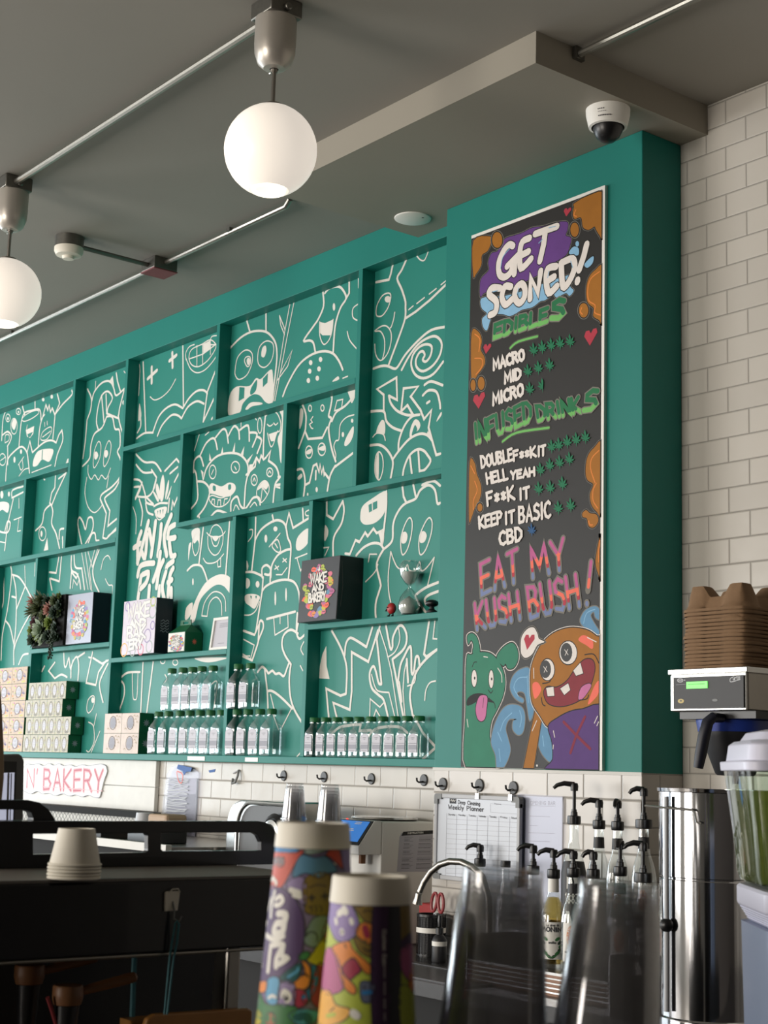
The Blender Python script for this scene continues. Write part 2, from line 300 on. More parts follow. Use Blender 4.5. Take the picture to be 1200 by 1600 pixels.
mat('label', (190, 188, 196), .55, noise=.02); mat('amber_syrup', (170, 140, 60), .3); mat('leaf_dark', (30, 50, 32), .55, noise=.3, scale=40); mat('leaf_olive', (66, 78, 44), .55, noise=.3, scale=40); mat('leaf_sage', (134, 150, 126), .55, noise=.15, scale=40); mat('leaf_red', (64, 24, 34), .5, noise=.2); mat('leaf_rose', (150, 104, 92), .55, noise=.2); mat('leaf_lime', (98, 116, 44), .5, noise=.2)
mat('orange_juice', (120, 132, 60), .2); mat('navy_side', (18, 20, 36), .5); mat('silver_sand', (200, 200, 196), .45, .2, noise=.2, scale=200); mat('blue_band', (32, 56, 140), .35); mat('coin_gold', (190, 166, 84), .4)
clear('clear_plastic', (246, 249, 249), .03, .55); clear('cup_plastic', (236, 236, 237), .03, .30, .08, haze=.05); clear('glass', (240, 244, 243), .04, .7, .02); clear('juicer_glass', (205, 216, 220), .10, .8, .06); clear('lemon_glass', (226, 236, 226), .05, .6, .05); clear('sleeve', (240, 240, 244), .02, .10, .35)
for n, c in dict(orange=(160, 102, 28), orange_hi=(218, 128, 56), purple=(98, 58, 128), lightblue=(134, 180, 212), green_d=(34, 112, 70), green_l=(112, 182, 98), heart=(176, 54, 70), leafg=(28, 112, 76), pink=(186, 92, 142), coral=(238, 112, 92), slate=(116, 128, 168), chalk=(226, 218, 212), line=(120, 116, 108), bk=(22, 21, 20), mgreen=(46, 122, 96), mouth=(132, 42, 52), tongue=(196, 112, 158), mpurple=(84, 52, 116), wave=(96, 142, 176), xred=(130, 36, 60), dblue=(40, 84, 130), tpink=(216, 120, 140)).items(): mat('c_' + n, c, .6, noise=.12, scale=25, spec=.25)
mat('board_black', (36, 34, 32), .5, noise=.05, spec=.3)
for n, c in dict(base1=(120, 104, 140), base2=(150, 148, 58), blue=(42, 124, 184), red=(196, 74, 54), grey=(104, 104, 108), pale=(146, 164, 154), sky=(88, 136, 166), olive=(128, 104, 42), mauve=(142, 124, 166), plum=(78, 54, 100), pill=(124, 140, 140), yellow=(196, 176, 44), orange=(224, 134, 52), royal=(32, 112, 174), teal=(74, 146, 164), dteal=(30, 84, 88), lblue=(84, 156, 196), green=(56, 116, 64), crim=(160, 44, 72), drop=(138, 118, 172), pink=(180, 90, 136), lime=(174, 186, 64), ywarm=(230, 170, 64), creature=(96, 104, 126), band=(68, 42, 78), dband=(42, 42, 52), white=(226, 222, 214), ol=(34, 30, 40)).items(): mat('p_' + n, c, .55, noise=.06)
tiles('tile_back', -2.905, 1.446, .1554, .0765, (200, 195, 187), (150, 146, 140)); tiles('tile_pier', -3.0855, 1.4397, .1554, .0770, (198, 193, 186), (150, 146, 140))
# ------------------------------------------------------------------ the room
YC, YW, YM, YS, ZS, ZC = 3.40, 3.58, 3.574, 3.512, 3.4965, 3.594
CL, CRX = -4.018, -3.0855
struct(MB().box(-14, 2.5, -4.6, 3.8, -.1, 0, 'floor'), 'floor')
struct(MB().box(-14, 2.5, -4.6, 3.8, ZC, ZC + .1, 'ceiling'), 'ceiling')
struct(MB().box(-14, 2.5, YW, YW + .15, 0, ZC, 'tile_back'), 'wall_back')
struct(MB().box(2.5, 2.6, -4.6, YW, 0, ZC, 'dark_wall'), 'wall_right')
w = MB().box(-14, 2.5, -4.6, -4.5, 0, .55, 'plaster').box(-14, 2.5, -4.6, -4.5, 3.15, ZC, 'plaster')
for x0, x1 in ((-14, -13.5), (-11.35, -11.15), (-9.05, -8.85), (-6.7, -4.7), (-2.5, 2.5)): w.box(x0, x1, -4.6, -4.5, .55, 3.15, 'plaster')
struct(w, 'wall_front')
pier = MB().box(CL, CRX, YC, YW, 1.5195, ZS, 'teal').box(CL, CRX, YC, YW, 0, 1.5195, 'tile_pier')
struct(pier, 'trim_1', bev=.003)
struct(MB().box(-4.315, -2.976, 2.835, YW, ZS, ZC, 'soffit'), 'trim_2')
struct(MB().box(CL - .001, CRX + .004, YC - .006, YC, 1.512, 1.5215, 'off_white'), 'trim_3')
# ------------------------------------------------------------------ pendant lamps, conduit, ceiling fittings
def pendant(px, py, y, label):
    p = onY(px, py, y); x = p.x
    t = thing('pendant_lamp', label, 'lamp', (x, y, ZC), 'globe pendants on the ceiling')
    MB().box(x - .052, x + .052, y - .052, y + .052, ZC - .05, ZC, 'galv').tube([(x + .05, y, ZC - .03), (x + .065, y, ZC - .03)], .012, 'galv').build('junction_box', t, bev=.004)
    zc = ZC - .05
    MB().lathe([(.012, -.145), (.03, -.143), (.047, -.128), (.056, -.10), (.058, -.07), (.058, 0), (0, 0)], (x, y, zc), 'nickel', 28).build('canopy', t)
    MB().cyl((x, y), .0065, zc - .27, zc - .135, 'brushed', 10).cyl((x, y), .010, zc - .155, zc - .14, 'brushed', 10).tube([(x - .02, y, zc - .15), (x + .004, y, zc - .15)], .004, 'brushed').build('stem', t)
    zg = zc - .26 - .12; r = .127
    MB().lathe([(.02, r * .985)] + [(r * math.sin(a), r * math.cos(a)) for a in [math.pi * (.07 + .79 * k / 18) for k in range(19)]] + [(.05, -r * .885), (0, -r * .87)], (x, y, zg), 'glow', 36).build('globe', t)
    MB().lathe([(.045, -.006), (.045, 0), (0, 0)], (x, y, zg - r * .895), 'glow_spot', 24).build('opening_glow', t)
    MB().cyl((x, y), .03, zg + r * .96, zg + r * 1.02, 'brushed', 20).build('gallery_ring', t)
    return x
X1 = pendant(433, 0, 2.19, 'frosted white globe pendant lamp hanging in front of the soffit, upper of the two')
X2 = pendant(22, 275, 2.21, 'frosted white globe pendant lamp cut off by the left edge, lower of the two')
def clips(mb, xs, y, z):
    for x in xs: mb.box(x - .012, x + .012, y - .02, y + .02, z, z + .014, 'galv')
    return mb
c = MB().tube([(X2 + .05, 2.2, ZC - .024), (X1 - .05, 2.2, ZC - .024)], .0125, 'conduit', 10)
tag(c.build('conduit'), 'galvanized conduit running along the ceiling between the two globe pendants', 'pipe')
JX, JY = -5.49, 3.07
c = MB().tube([(-8.6, JY, ZC - .02), (JX - .057, JY, ZC - .02)], .0105, 'conduit', 10).tube([(JX + .057, JY, ZC - .02), (-4.56, JY, ZC - .02), (-4.535, JY, ZC + .0)], .0105, 'conduit', 10)
t = thing('conduit', 'thin bright conduit along the ceiling beside the teal header, broken by a junction box', 'pipe', (-6.5, JY, ZC))
c.build('pipe', t)
for x in (-4.93, -6.9): clips(MB(), (x,), JY, ZC - .022).build('clip', t)
t = thing('junction_box', 'square ceiling junction box with dull red cover beside the thin conduit', 'junction box', (JX, JY, ZC))
MB().box(JX - .055, JX + .055, JY - .055, JY + .055, ZC - .05, ZC, 'galv').build('box', t, bev=.003); MB().box(JX - .057, JX + .057, JY - .057, JY + .057, ZC - .056, ZC - .05, 'red_box').build('cover', t, bev=.002)
DX, DY = -5.485, 2.65
t = thing('smoke_detector', 'round white smoke detector on a metal ceiling box beside the lower globe', 'smoke detector', (DX, DY, ZC))
MB().cyl((DX, DY), .058, ZC - .045, ZC, 'galv', 12).build('back_box', t)
MB().lathe([(0, -.095), (.022, -.093), (.026, -.082), (.05, -.078), (.058, -.062), (.058, -.046), (0, -.046)], (DX, DY, ZC), 'warm_white', 28).build('sensor', t)
tag(MB().tube([(DX, DY + .058, ZC - .03), (JX, JY - .057, ZC - .03)], .010, 'galv').build('conduit'), 'short dark conduit joining the smoke detector to the red junction box', 'pipe')
p = onZ(897, 75, ZC - .02); tag(MB().tube([(-2.972, 3.0, ZC - .02), (-1.2, 3.0, ZC - .02)], .0115, 'conduit', 10).box(-2.976, -2.962, 2.982, 3.018, ZC - .038, ZC, 'galv').build('conduit'), 'bright conduit on the ceiling running off the right side of the soffit', 'pipe')
p = onZ(950, 172, ZS)
t = thing('security_camera', 'white dome security camera under the soffit above the menu board', 'camera', (p.x, p.y, ZS))
MB().lathe([(.05, -.058), (.058, -.056), (.066, -.02), (.067, 0), (0, 0)], (p.x, p.y, ZS), 'white', 32).build('housing', t)
dome = MB().lathe([(0, -.104), (.02, -.100), (.036, -.086), (.045, -.066), (.046, -.052), (0, -.05)], (p.x, p.y, ZS), 'black', 24).build('dome', t)
MB().sphere((p.x + .004, p.y - .018, ZS - .078), .018, 'soft_black', 12, 8).build('lens', dome)
a = MB(); d = math.atan2(-p.y, -p.x)
A = Art(a, lambda x, y: (x, y), lambda u, v, h: (p.x + (.0622 + h + (v + .042) * .22) * math.cos(d + u / .063), p.y + (.0622 + h + (v + .042) * .22) * math.sin(d + u / .063), ZS + v), maxlen=.006)
for z_, n_, w_ in ((-.022, 4, .0028), (-.030, 5, .0014), (-.042, 8, .0034)):
    for k in range(n_): A.stroke_uv('ink', w_, [(-.030 + .0052 * k, z_), (-.0268 + .0052 * k, z_ + .0006)], cap=False)
a.build('lettering', t, rec=False)
p = onZ(645, 341, ZS)
t = thing('ceiling_speaker', 'round white blank cover plate flush under the soffit', 'ceiling plate', (p.x, p.y, ZS))
MB().lathe([(0, -.008), (.058, -.007), (.067, -.003), (.068, 0), (0, 0)], (p.x, p.y, ZS), 'white', 32).build('plate', t); MB().cyl((p.x + .045, p.y + .01), .004, ZS - .0085, ZS - .006, 'dark_grey', 8).build('screw', t)
# ------------------------------------------------------------------ the teal wall shelf with the doodle mural
t = SH = thing('wall_shelf', 'teal built-in cubby shelf on the wall with a white doodle mural behind it', 'shelf', (-6, YM, 1.53))
TH = .026
def board(name, x0, x1, z0, z1, y0=YS): MB().box(x0, x1, y0, YM, z0, z1, 'teal').build(name, SH, bev=.0015)
XL = -8.9
board('header', XL, CL, 3.4575, ZC, YS)
board('bottom_ledge', XL, CL, 1.523, 1.550, YS - .004)
for x, z0, z1 in ((-4.656, 2.586, 3.4575), (-5.702, 3.018, 3.4575), (-5.147, 2.586, 2.997), (-6.535, 1.55, 3.4575), (-7.09, 2.577, 3.4575), (-7.601, 2.577, 3.0), (-5.974, 2.586, 2.997), (-5.499, 1.55, 2.562), (-4.937, 1.55, 2.562), (-7.395, 1.55, 2.553), (-7.93, 1.55, 2.553), (XL + TH, 1.55, 3.4575)):
    board('divider', x - TH, x, z0, z1)
for x0, x1, z in ((XL + TH, -7.09 - TH, 3.022), (XL + TH, -6.535 - TH, 2.577), (-6.535, -4.656 - TH, 3.018), (-5.974 - TH, CL, 2.586), (-7.395 - TH, -6.535 - TH, 2.075), (-6.535, -5.499 - TH, 1.996), (-4.937 - TH, CL, 2.066)):
    board('shelf', x0 + .0004, x1, z - .022, z, YS - .0008)
mb = MB().box(XL, CL, YM, YW - .0005, 1.523, ZC, 'vinyl_teal')
ART = '''A4 Tl 540,505 640,485 655,440 672,360
A4 T 778,325 740,410 705,475 740,560 768,650 770,700 766,790 720,930 640,1145
A4 Tl 766,790 850,735 960,645 1090,520
A4 tl 795,720 830,690
A4 tl 858,672 918,625
A4 tl 955,598 1010,555
A4 tl 1048,525 1085,495
A4 t 855,295 885,330 915,335 935,300 950,255
A4 tc 540,740 550,680 590,610 640,590 655,620 635,700 590,765 550,770
A4 O 630,638,24,26
A4 t 685,740 678,790 660,850 650,862
A4 t 530,885 580,850 625,850 657,900 655,980 630,1060 590,1110 560,1110 535,1060 530,990
A4 t 535,890 575,890 605,950 605,1040 590,1105
A4 T 520,1180 580,1160 630,1160 680,1180 710,1165 770,1070 870,960 970,880 1075,855
A4 T 740,1190 800,1080 870,990 950,938 1010,930 1052,980 1040,1070 985,1155 910,1200 862,1175 850,1120 875,1060 905,1045 920,1075 905,1110 930,1125 965,1080 975,1010 935,990 880,1010 830,1070 815,1150 845,1225 910,1255 990,1220 1065,1125
A4 T 918,1308 970,1280 1060,1310
A4 T 905,1390 950,1350 1010,1360 1035,1430 1042,1490
A4 T 937,1450 958,1436
A8 Tl 600,215 600,85 548,40 700,-50 705,125 640,92
A8 T 640,92 655,150 705,210 780,242 830,240
A8 Tl 735,215 755,35 868,20 810,98 885,200 915,275 972,205 950,340 1010,555 1042,545
A8 Tl 735,215 785,165 825,235
A8 T 500,215 560,210 605,220 620,290 670,340 735,365
A8 T 715,520 720,440 760,330 820,255 880,240
A8 F 800,410 810,340 840,280 870,285 885,320 870,360 830,385 815,410
A8 G 818,400 840,325 855,335 858,365
A8 F 540,390 550,340 580,285 600,285 610,320 610,370 600,395 570,380
A8 t 515,415 545,385 590,390 605,410 612,440
A8 T 495,480 560,475 610,500 650,550 672,610 665,680 652,745
A8 tc 530,640 540,560 565,530 590,570 595,650 580,720 560,750 535,710
A8 F 533,640 545,560 560,540 558,740 540,710
A8 T 670,590 720,520 800,430 880,390 940,400 980,445
A8 T 748,720 760,650 800,560 860,512 910,520 945,560 965,605 920,670 880,680
A8 Tl 803,560 820,705
A8 Tl 870,520 880,685
A8 Fl 932,395 945,365 966,410
A8 F 1012,295 1020,265 1048,218 1050,245
A8 Tl 155,920 155,1025 205,1055 280,915
A8 T 280,915 290,990 270,1090 210,1200 205,1340
A8 F 140,1105 165,1140 160,1190 135,1225
A8 tl 130,1280 170,1275 140,1340
A8 F 415,1040 430,960 500,900 620,835 615,960 590,1030 530,1085 460,1100 425,1080
A8 Gl 480,945 548,912 548,970 485,1005
A8 tl 510,930 512,985
A8 T 620,840 620,950 605,1100 592,1200 580,1240
A8 F 560,1165 600,1130 600,1220 582,1270 568,1200
A8 Tl 300,1325 335,1330 380,1220 410,1235 455,1160 475,1190 520,1130 545,1165 580,1150
A8 T 385,1340 440,1280 510,1245 570,1250 600,1290
A8 tl 545,1330 490,1330 480,1390
A8 T 600,1290 665,1225 672,1110 690,1040 730,970 775,930 850,895 885,830 950,790 1000,830 1018,930 1040,930
A8 Tl 745,795 755,880 775,925
A8 Tl 830,785 850,880
A8 T 900,790 960,762 1000,762 1040,795
A8 tc 735,1290 735,1200 765,1100 800,1045 822,1080 815,1180 785,1290 750,1335
A8 F 738,1240 740,1170 770,1155 785,1190 770,1240
A8 tc 875,1290 880,1190 920,1090 955,1045 978,1080 970,1170 930,1290 890,1335
A8 F 880,1235 885,1165 915,1150 935,1185 915,1235
B3 t 655,10 635,200 640,330 655,405
B3 t 655,10 680,80 710,135 760,150 785,112 800,155 845,160 880,90 895,160 940,130 995,55
B3 tl 995,55 940,285
B3 T 1025,250 930,290 860,340 850,365 890,430 935,495
B3 T 1025,320 950,350 920,385 930,420
B3 T 600,-10 560,60 545,130 575,260 570,300 540,400 535,480 540,535
B3 t 555,110 530,170 458,245
B3 T 195,630 260,750 300,860 312,960 305,1120
B3 Tl 305,1120 262,1135 150,1080 170,1300
B3 T 295,820 305,730 335,685 380,700 465,755
B3 Tl 465,755 512,600
B3 Tl 232,1300 205,1190 335,1245 350,1100 350,795 480,870 555,625
B3 Fl 150,745 120,810 100,900 95,1000 175,1005 152,900
B3 Tl 570,590 545,690 565,870 582,1040
B3 T 582,1045 560,1035 540,950 520,905 495,940 490,1000 510,1080 560,1130 600,1170 632,1295
B3 t 505,970 530,1060 560,1100 640,1110
B3 tl 640,1110 685,1295
B3 tl 565,610 620,780 660,950 712,1295
B3 T 618,590 650,760 668,755 672,680 710,600 745,590 777,650 775,730 740,790 668,850
B3 Tl 668,850 690,960 752,1295
B3 t 715,600 725,700 690,790 640,830
B3 T 710,1040 730,900 760,830 800,755 815,780 818,950 835,950 850,840 872,835 880,900
B3 tl 765,1290 750,1100 760,950 780,860
B3 Tl 780,850 790,1030
B3 Tl 720,1030 740,1180
B3 T 1015,775 930,850 860,940 820,1050 805,1150 828,1300
B3 t 785,1060 840,1030 850,940
B3 Tl 955,550 915,810 932,832 1015,775
B3 tl 1000,550 985,690 1015,692
B3 t 1005,1020 960,1035 930,1090 920,1170
B3 tl 490,1300 495,1160 570,1225 605,1185
B3 tl 522,1300 540,1245 572,1300
B4 T 170,260 250,185 350,165 420,160
B4 Tl 420,160 410,210 500,205
B4 T 480,250 530,200 600,180 720,180 785,225
B4 Tl 835,95 905,225 1000,330
B4 Tl 1000,345 905,430
A3 T 150,620 230,540 310,495 390,485 450,505 500,570 515,650 510,760 478,1030
A3 Tl 280,405 305,495
A3 Tl 430,350 430,490
A3 tc 190,780 210,690 270,635 320,660 320,740 280,830 220,865 190,830
A3 tc 262,720 275,690 305,690 308,740 285,765
A3 F 278,715 290,695 305,710 300,745 285,750
A3 tc 365,690 380,610 430,565 480,580 490,640 470,720 420,770 375,750
A3 F 392,680 400,620 425,600 432,640 415,690
A3 F 135,1140 145,990 200,920 300,915 350,855 390,860 460,790 482,820 485,1035 430,1045 380,990 320,985 250,1050 222,1125
A3 Gl 222,925 262,928 258,1010 215,1035
A3 G 310,940 345,880 360,875 350,950 310,985
A3 Gl 405,860 445,815 440,890 405,925
A3 F 268,1095 310,1045 390,1045 395,1060 320,1075 285,1100
A3 tl 618,270 575,500 545,690 515,870 488,1030
A3 tl 648,265 590,560 545,800 500,1030
A3 tl 535,365 545,440 575,515
A3 tl 535,365 580,480
A3 tl 545,810 635,635 600,760 520,870
A3 T 875,185 880,290 840,390 800,450 725,560 770,560 800,580 815,650
A3 T 890,190 930,150 1000,140 1040,180 1055,235 1010,310 970,450 955,650
A3 Tl 1080,90 1080,190 1055,235
A3 O 960,298,10,30
A3 Fl 850,415 890,425 955,395 945,480 935,520 870,520 850,500
A3 t 850,415 850,520 880,590 920,560 945,490 955,395
A3 T 562,995 600,900 680,760 770,680 870,645 950,660 1000,720 1030,788
A3 O 778,733,14,20
A3 O 855,708,14,20
A3 O 770,800,14,20
A3 O 843,782,14,20
A3 O 760,873,14,20
A3 O 830,855,14,20
A3 t 1160,270 1110,310 1110,380 1155,408
A3 O 1155,335,10,20
A3 t 1065,490 1085,560 1145,632
A3 Tl 1155,70 1155,145
A3 F 945,882 990,840 998,865
A3 t 1030,855 1068,840
A3 T 700,1030 740,1130 740,1230 730,1280 685,1400
A3 F 695,1100 720,1110 712,1200 690,1250
A3 Tl 735,1270 760,1330 870,1320 908,1240
A3 o 773,1090,12,24
A3 o 870,1088,13,24
A3 tl 797,1155 780,1180 792,1200 770,1215 785,1245 797,1248
A3 T 912,988 945,1000 935,1080 920,1150 940,1170 920,1240 930,1340 950,1430 975,1505
A3 T 945,1190 980,1120 1050,1070 1110,1000 1125,950
A3 tlc 965,1110 985,1030 1030,1020 1020,1090
A3 F 1065,940 1120,930 1130,980 1100,1050 1085,1010
A3 t 1125,1140 1060,1160 1010,1220 1000,1330 975,1345 960,1390 975,1450 972,1490
A3 F 1040,1370 1060,1310 1110,1230 1112,1290 1090,1350 1055,1385
A3 O 1030,1295,10,20
A3 O 1102,1187,10,16
A3 o 765,1432,27,48
A3 F 745,1425 785,1405 780,1440 748,1450
A3 o 865,1410,29,48
A3 F 842,1400 888,1380 885,1420 845,1415
A7 Tl 965,150 1112,38
A7 T 970,140 930,220 908,345
A7 Tl 735,290 770,270 800,140 825,125 845,190 852,130 865,200 877,150 885,210 892,200 925,245
A7 Tl 820,180 818,245
A7 T 675,170 715,170 735,260 722,390
A7 F 675,230 705,200 712,225 685,250
A7 O 825,325,9,20
A7 O 755,365,6,16
A2 T 615,1290 620,1200 665,1165 692,1240
A2 T 665,1160 715,1060 775,1025 800,1110
A2 T 785,1020 840,955 870,970 885,1060
A2 T 885,1005 930,930 965,960 972,1030
A2 T 975,960 1040,925 1050,1045
A2 T 1050,980 1110,990 1075,1090
A2 T 1105,1010 1145,1040 1112,1140
A2 tl 620,1120 660,990
A2 tl 705,1000 735,975
A2 tl 985,890 985,935
A2 T 690,1345 720,1250 790,1170 880,1140 970,1150 1030,1210 1040,1290 1020,1400 1010,1560
A2 Fl 735,1200 738,1140 755,1200
A2 Fl 822,1160 840,1090 845,1155
A2 Fl 912,1145 937,1055 935,1145
A2 Fl 975,1160 1010,1085 1000,1170
A2 Fl 1025,1200 1078,1145 1040,1220
A2 Fl 670,1270 690,1290 685,1350
A2 o 762,1287,27,54
A2 tl 770,1270 755,1305
A2 o 940,1250,33,45
A2 tl 935,1245 948,1270
A2 F 735,1400 760,1375 830,1400 890,1370 935,1385 940,1430 900,1475 840,1480 770,1460 735,1450
A2 G 765,1395 785,1400 785,1435 765,1430
A2 G 885,1390 905,1385 905,1420 885,1425
A6 tc 735,200 760,170 830,190 900,165 890,215 840,255 780,255
A6 tl 752,235 760,200 778,202 778,240
A6 tl 800,248 806,206 826,206 826,248
A6 tl 850,240 856,200 878,195
A6 T 640,60 700,70 740,130 720,220 690,280 645,335
A6 T 600,-40 630,-10 640,60 645,200 595,275
A6 Tl 655,330 660,352
A6 T 905,300 910,220 955,180 980,250 1015,275 1045,240 1080,190 1125,190 1135,250
A6 t 925,292 945,245 975,292
A6 t 1055,265 1090,225 1110,255
A6 T 750,335 800,290 875,312
A7 Tl 290,215 330,130 355,75 378,110 392,60 412,90 430,75 465,25 450,100
A7 T 450,100 510,150 530,230 500,290 485,435
A7 Tl 275,210 345,145 355,75
A7 Fl 285,190 300,130 330,125 300,200
A7 Tl 525,225 548,222 512,265
A7 Tl 505,290 545,285 510,305 545,312
A7 o 337,250,24,42
A7 t 328,260 338,235 346,258
A7 o 458,190,24,34
A7 t 448,198 458,180 468,196
A7 tc 358,335 380,285 420,255 450,285 452,340 420,400 390,425 362,385
A7 F 362,330 385,285 420,258 448,285 430,325 402,308
A7 tl 402,308 388,425
A7 tl 402,308 440,362
A3 Tl 428,1125 415,1250 408,1470
A3 F 535,1108 572,1098 555,1480 540,1500 530,1400 520,1330 548,1250 552,1160
A3 t 430,1150 465,1118 515,1128 545,1200 540,1262 520,1275
A3 t 440,1215 460,1230 482,1215
A3 t 490,1205 505,1220 522,1205
A3 Fl 450,1292 522,1268 505,1310 492,1345 470,1348 458,1325
A3 t 442,1285 452,1340 468,1390 488,1370 505,1312 522,1265
A3 o 380,1225,17,60
A3 t 345,1165 355,1180
A2 Xl 287,468 287,592
A2 Xl 256,560 328,493
A2 Xl 448,355 450,470
A2 Xl 425,420 480,375
A2 Tl 530,305 535,775
A2 Tl 220,430 240,975
A2 t 190,445 195,500 185,690
A2 t 275,700 310,725 370,700 430,640 475,560
A2 t 795,222 755,232 745,290 795,290
A2 t 555,410 553,360 580,310 620,292
A2 t 555,400 590,480 640,512 700,492 760,430 798,372
A2 tc 578,395 600,330 680,290 745,255 790,300 760,370 710,430 650,465 600,450
A2 tl 640,300 640,465
A2 tl 685,285 685,445
A2 tl 745,260 745,370
A2 tl 580,405 690,365 795,285
A2 Fl 685,290 747,258 750,325 688,362
A2 T 295,980 340,860 400,790 470,760 530,790
A2 T 530,790 580,710 640,655 695,650 722,675
A2 T 332,1005 370,920 440,845 490,845 520,870
A2 T 520,870 570,780 640,735 695,755
A2 Tl 690,895 722,660 788,490
A2 Tl 690,895 775,710
A2 T 170,1025 230,985 298,980
A2 F 180,885 190,750 205,830 200,870
A2 T 175,980 200,930 200,870
A2 Tl 755,875 770,855
A2 T 165,1150 230,1210 310,1215 360,1282
A2 T 165,1230 220,1290 290,1290
A2 Tl 285,1270 325,1330 300,1420
A2 Tl 390,1280 480,1185 502,1212
A2 Tl 430,1300 490,1248
A2 Tl 465,1365 497,1302
A6 F 353,205 352,90 375,8 388,90 375,205
A6 F 345,205 318,130 328,75 352,150
A6 F 390,205 400,110 420,48 415,130
A6 F 330,218 293,138 312,150 342,205
A6 F 402,198 440,95 430,150 415,192
A6 T 305,255 350,232 410,232
A6 F 310,285 400,258 396,310 370,345 330,338
A6 Gl 330,290 334,320 338,290
A6 Gl 348,285 352,320 358,283
A6 Gl 370,280 374,320 378,278
A6 t 315,320 345,362 390,330
A6 T 150,45 200,60 235,160 245,225 300,245
A6 T 150,105 200,110 160,200
A6 Tl 160,190 212,70
A6 T 180,180 255,180 300,130 322,50
A6 Tl 240,180 300,240
A6 T 240,230 255,300 298,322
A6 t 140,260 165,340 163,470
A6 T 190,200 215,300 203,405
A6 Tl 425,195 415,300
A6 Tl 443,280 450,215 462,250 488,185
A6 Y 205,455 180,540 178,700
A6 Y 148,580 200,545
A6 Y 176,695 205,600 262,375
A6 Y 205,600 235,655 252,480
A6 Y 318,375 300,520 283,645
A6 Y 268,440 290,560
A6 Y 362,400 352,520 335,640
A6 Y 440,325 385,480 405,640
A6 Y 468,400 425,430 412,500
A6 Y 425,510 470,500
A6 Y 425,530 440,640 470,640
A6 Y 178,800 195,730 240,705 305,700
A6 Y 355,615 340,720 300,840
A6 Y 378,680 345,760 325,890
A6 Y 455,685 410,720 400,760
A6 Y 205,800 180,980
A6 Y 215,790 262,775 245,850 200,900
A6 Y 270,880 262,985
A6 Y 350,885 342,960
A6 Y 398,770 370,880 385,980
A6 Y 455,740 430,800 415,960
A6 Y 415,850 445,830
A6 Y 440,900 440,970
A6 F 598,450 660,430 658,550 645,520 615,545
A6 tc 605,560 620,480 657,470 655,590 625,640
A6 Tl 690,425 655,712
A6 Tl 895,380 865,792
A6 t 740,480 760,420 795,400 830,430 845,480
A6 t 718,462 745,488 800,495 840,480 862,452
A6 F 758,492 812,490 785,530
A6 t 725,490 730,580 770,635 810,620 840,550 845,480
A6 t 750,495 770,560 800,560 822,492
A6 t 690,662 720,700 790,690 850,628
A6 tl 800,680 805,730 826,725 826,658
A6 tl 920,420 925,490
A6 T 565,758 610,718 670,720 700,770 720,832
A6 F 585,1150 620,1010 700,860 790,795 860,790 908,830 902,935 850,880 790,870 720,920 660,1000 622,1150
A6 tl 720,1115 678,1112
A6 t 678,1112 700,1010 760,930 820,930 860,980 865,1075
A6 t 720,1115 740,1010 790,965 830,1010 835,1105
A6 F 548,1145 555,1050 605,1008 592,1100
A6 O 608,845,6,28
A6 F 572,680 575,560 595,540 585,600
A7 Tl 350,545 345,720 318,965
A7 T 345,720 390,640 470,580 530,565 580,600 600,700 625,780 605,1025
A7 Tl 480,525 490,575
A7 O 428,708,11,31
A7 O 503,632,16,20
A7 tl 455,772 540,668
A7 tc 478,760 500,800 530,815 545,790 520,715
A7 tl 500,745 520,780
A7 T 468,1010 475,920 520,840 580,800 625,790
A7 tl 503,918 525,952
A7 tl 498,946 530,924
A7 tl 563,863 590,892
A7 tl 560,890 590,866
A7 tl 510,990 555,990 595,935
A7 Tl 585,620 610,508 642,625 765,548
A7 Tl 717,475 722,570
A7 t 765,485 740,500 742,525 765,530
A7 F 662,775 680,690 760,628 757,740 690,802
A7 tl 658,862 752,825
A7 tl 672,860 700,960 730,900
A7 T 272,970 330,970 400,1000
A7 T 400,1010 400,940 435,915 465,945 455,990 420,985
A7 Tl 408,1010 400,1120 350,1440
A7 Tl 465,985 462,1050
A7 T 400,1120 430,1080 510,1040 600,1030 660,1060 690,1150 690,1300 670,1430
A7 O 502,1175,7,55
A7 O 586,1145,7,53
A7 Tl 436,1336 658,1278
A7 tl 490,1322 500,1462 603,1400 600,1300
A7 tl 540,1312 540,1372
A7 F 275,1020 300,1030 302,1075 275,1098
A7 O 363,1065,15,26
A7 F 268,1150 330,1140 380,1160 370,1200 340,1255 300,1232 268,1205
A7 G 306,1155 318,1160 314,1180
A7 G 346,1158 358,1156 352,1178
A7 t 262,1306 310,1302 350,1270 378,1200
A7 F 278,880 292,920 280,960
A7 t 300,640 325,640 320,690 290,730
B2 T 320,200 330,60 355,60 357,110 325,190 312,240 272,360
B2 Tl 205,128 290,160 325,80
B2 Tl 200,328 268,358
B2 tl 205,195 288,240 260,345
B2 t 200,310 225,325 255,325
B2 T 625,-10 618,130 640,190 682,160
B2 T 630,150 575,120 520,160 505,240 530,320 575,390
B2 T 575,390 562,500 570,640 600,740 660,845
B2 T 315,450 350,410 385,440 400,460 430,440 455,465 485,460 520,482 545,420 560,380
B2 Tl 370,430 390,600 395,730
B2 T 390,600 430,600 500,650 585,735
B2 tl 415,625 442,735
B2 tl 578,738 498,895
B2 t 435,780 460,850 478,900
B2 tl 615,1120 662,1065
B2 t 675,215 652,270 672,315
B2 tl 648,400 668,440
B1 T 300,390 350,355 445,350
B1 Tl 470,265 450,690
B1 Tl 550,262 495,690
B1 t 385,360 390,540 405,565 422,540 430,350
B1 T 285,410 320,450 320,540 285,645
B1 F 880,240 1120,238 1060,262 980,275 915,265
B1 o 720,275,20,22
B1 o 622,265,18,20
B1 t 1000,450 1040,420 1048,470 1020,640
B1 t 640,370 655,400 640,430
A1 T 720,330 740,260 800,190 860,180 890,230 910,290 975,235
A1 Tl 975,235 935,395 930,440
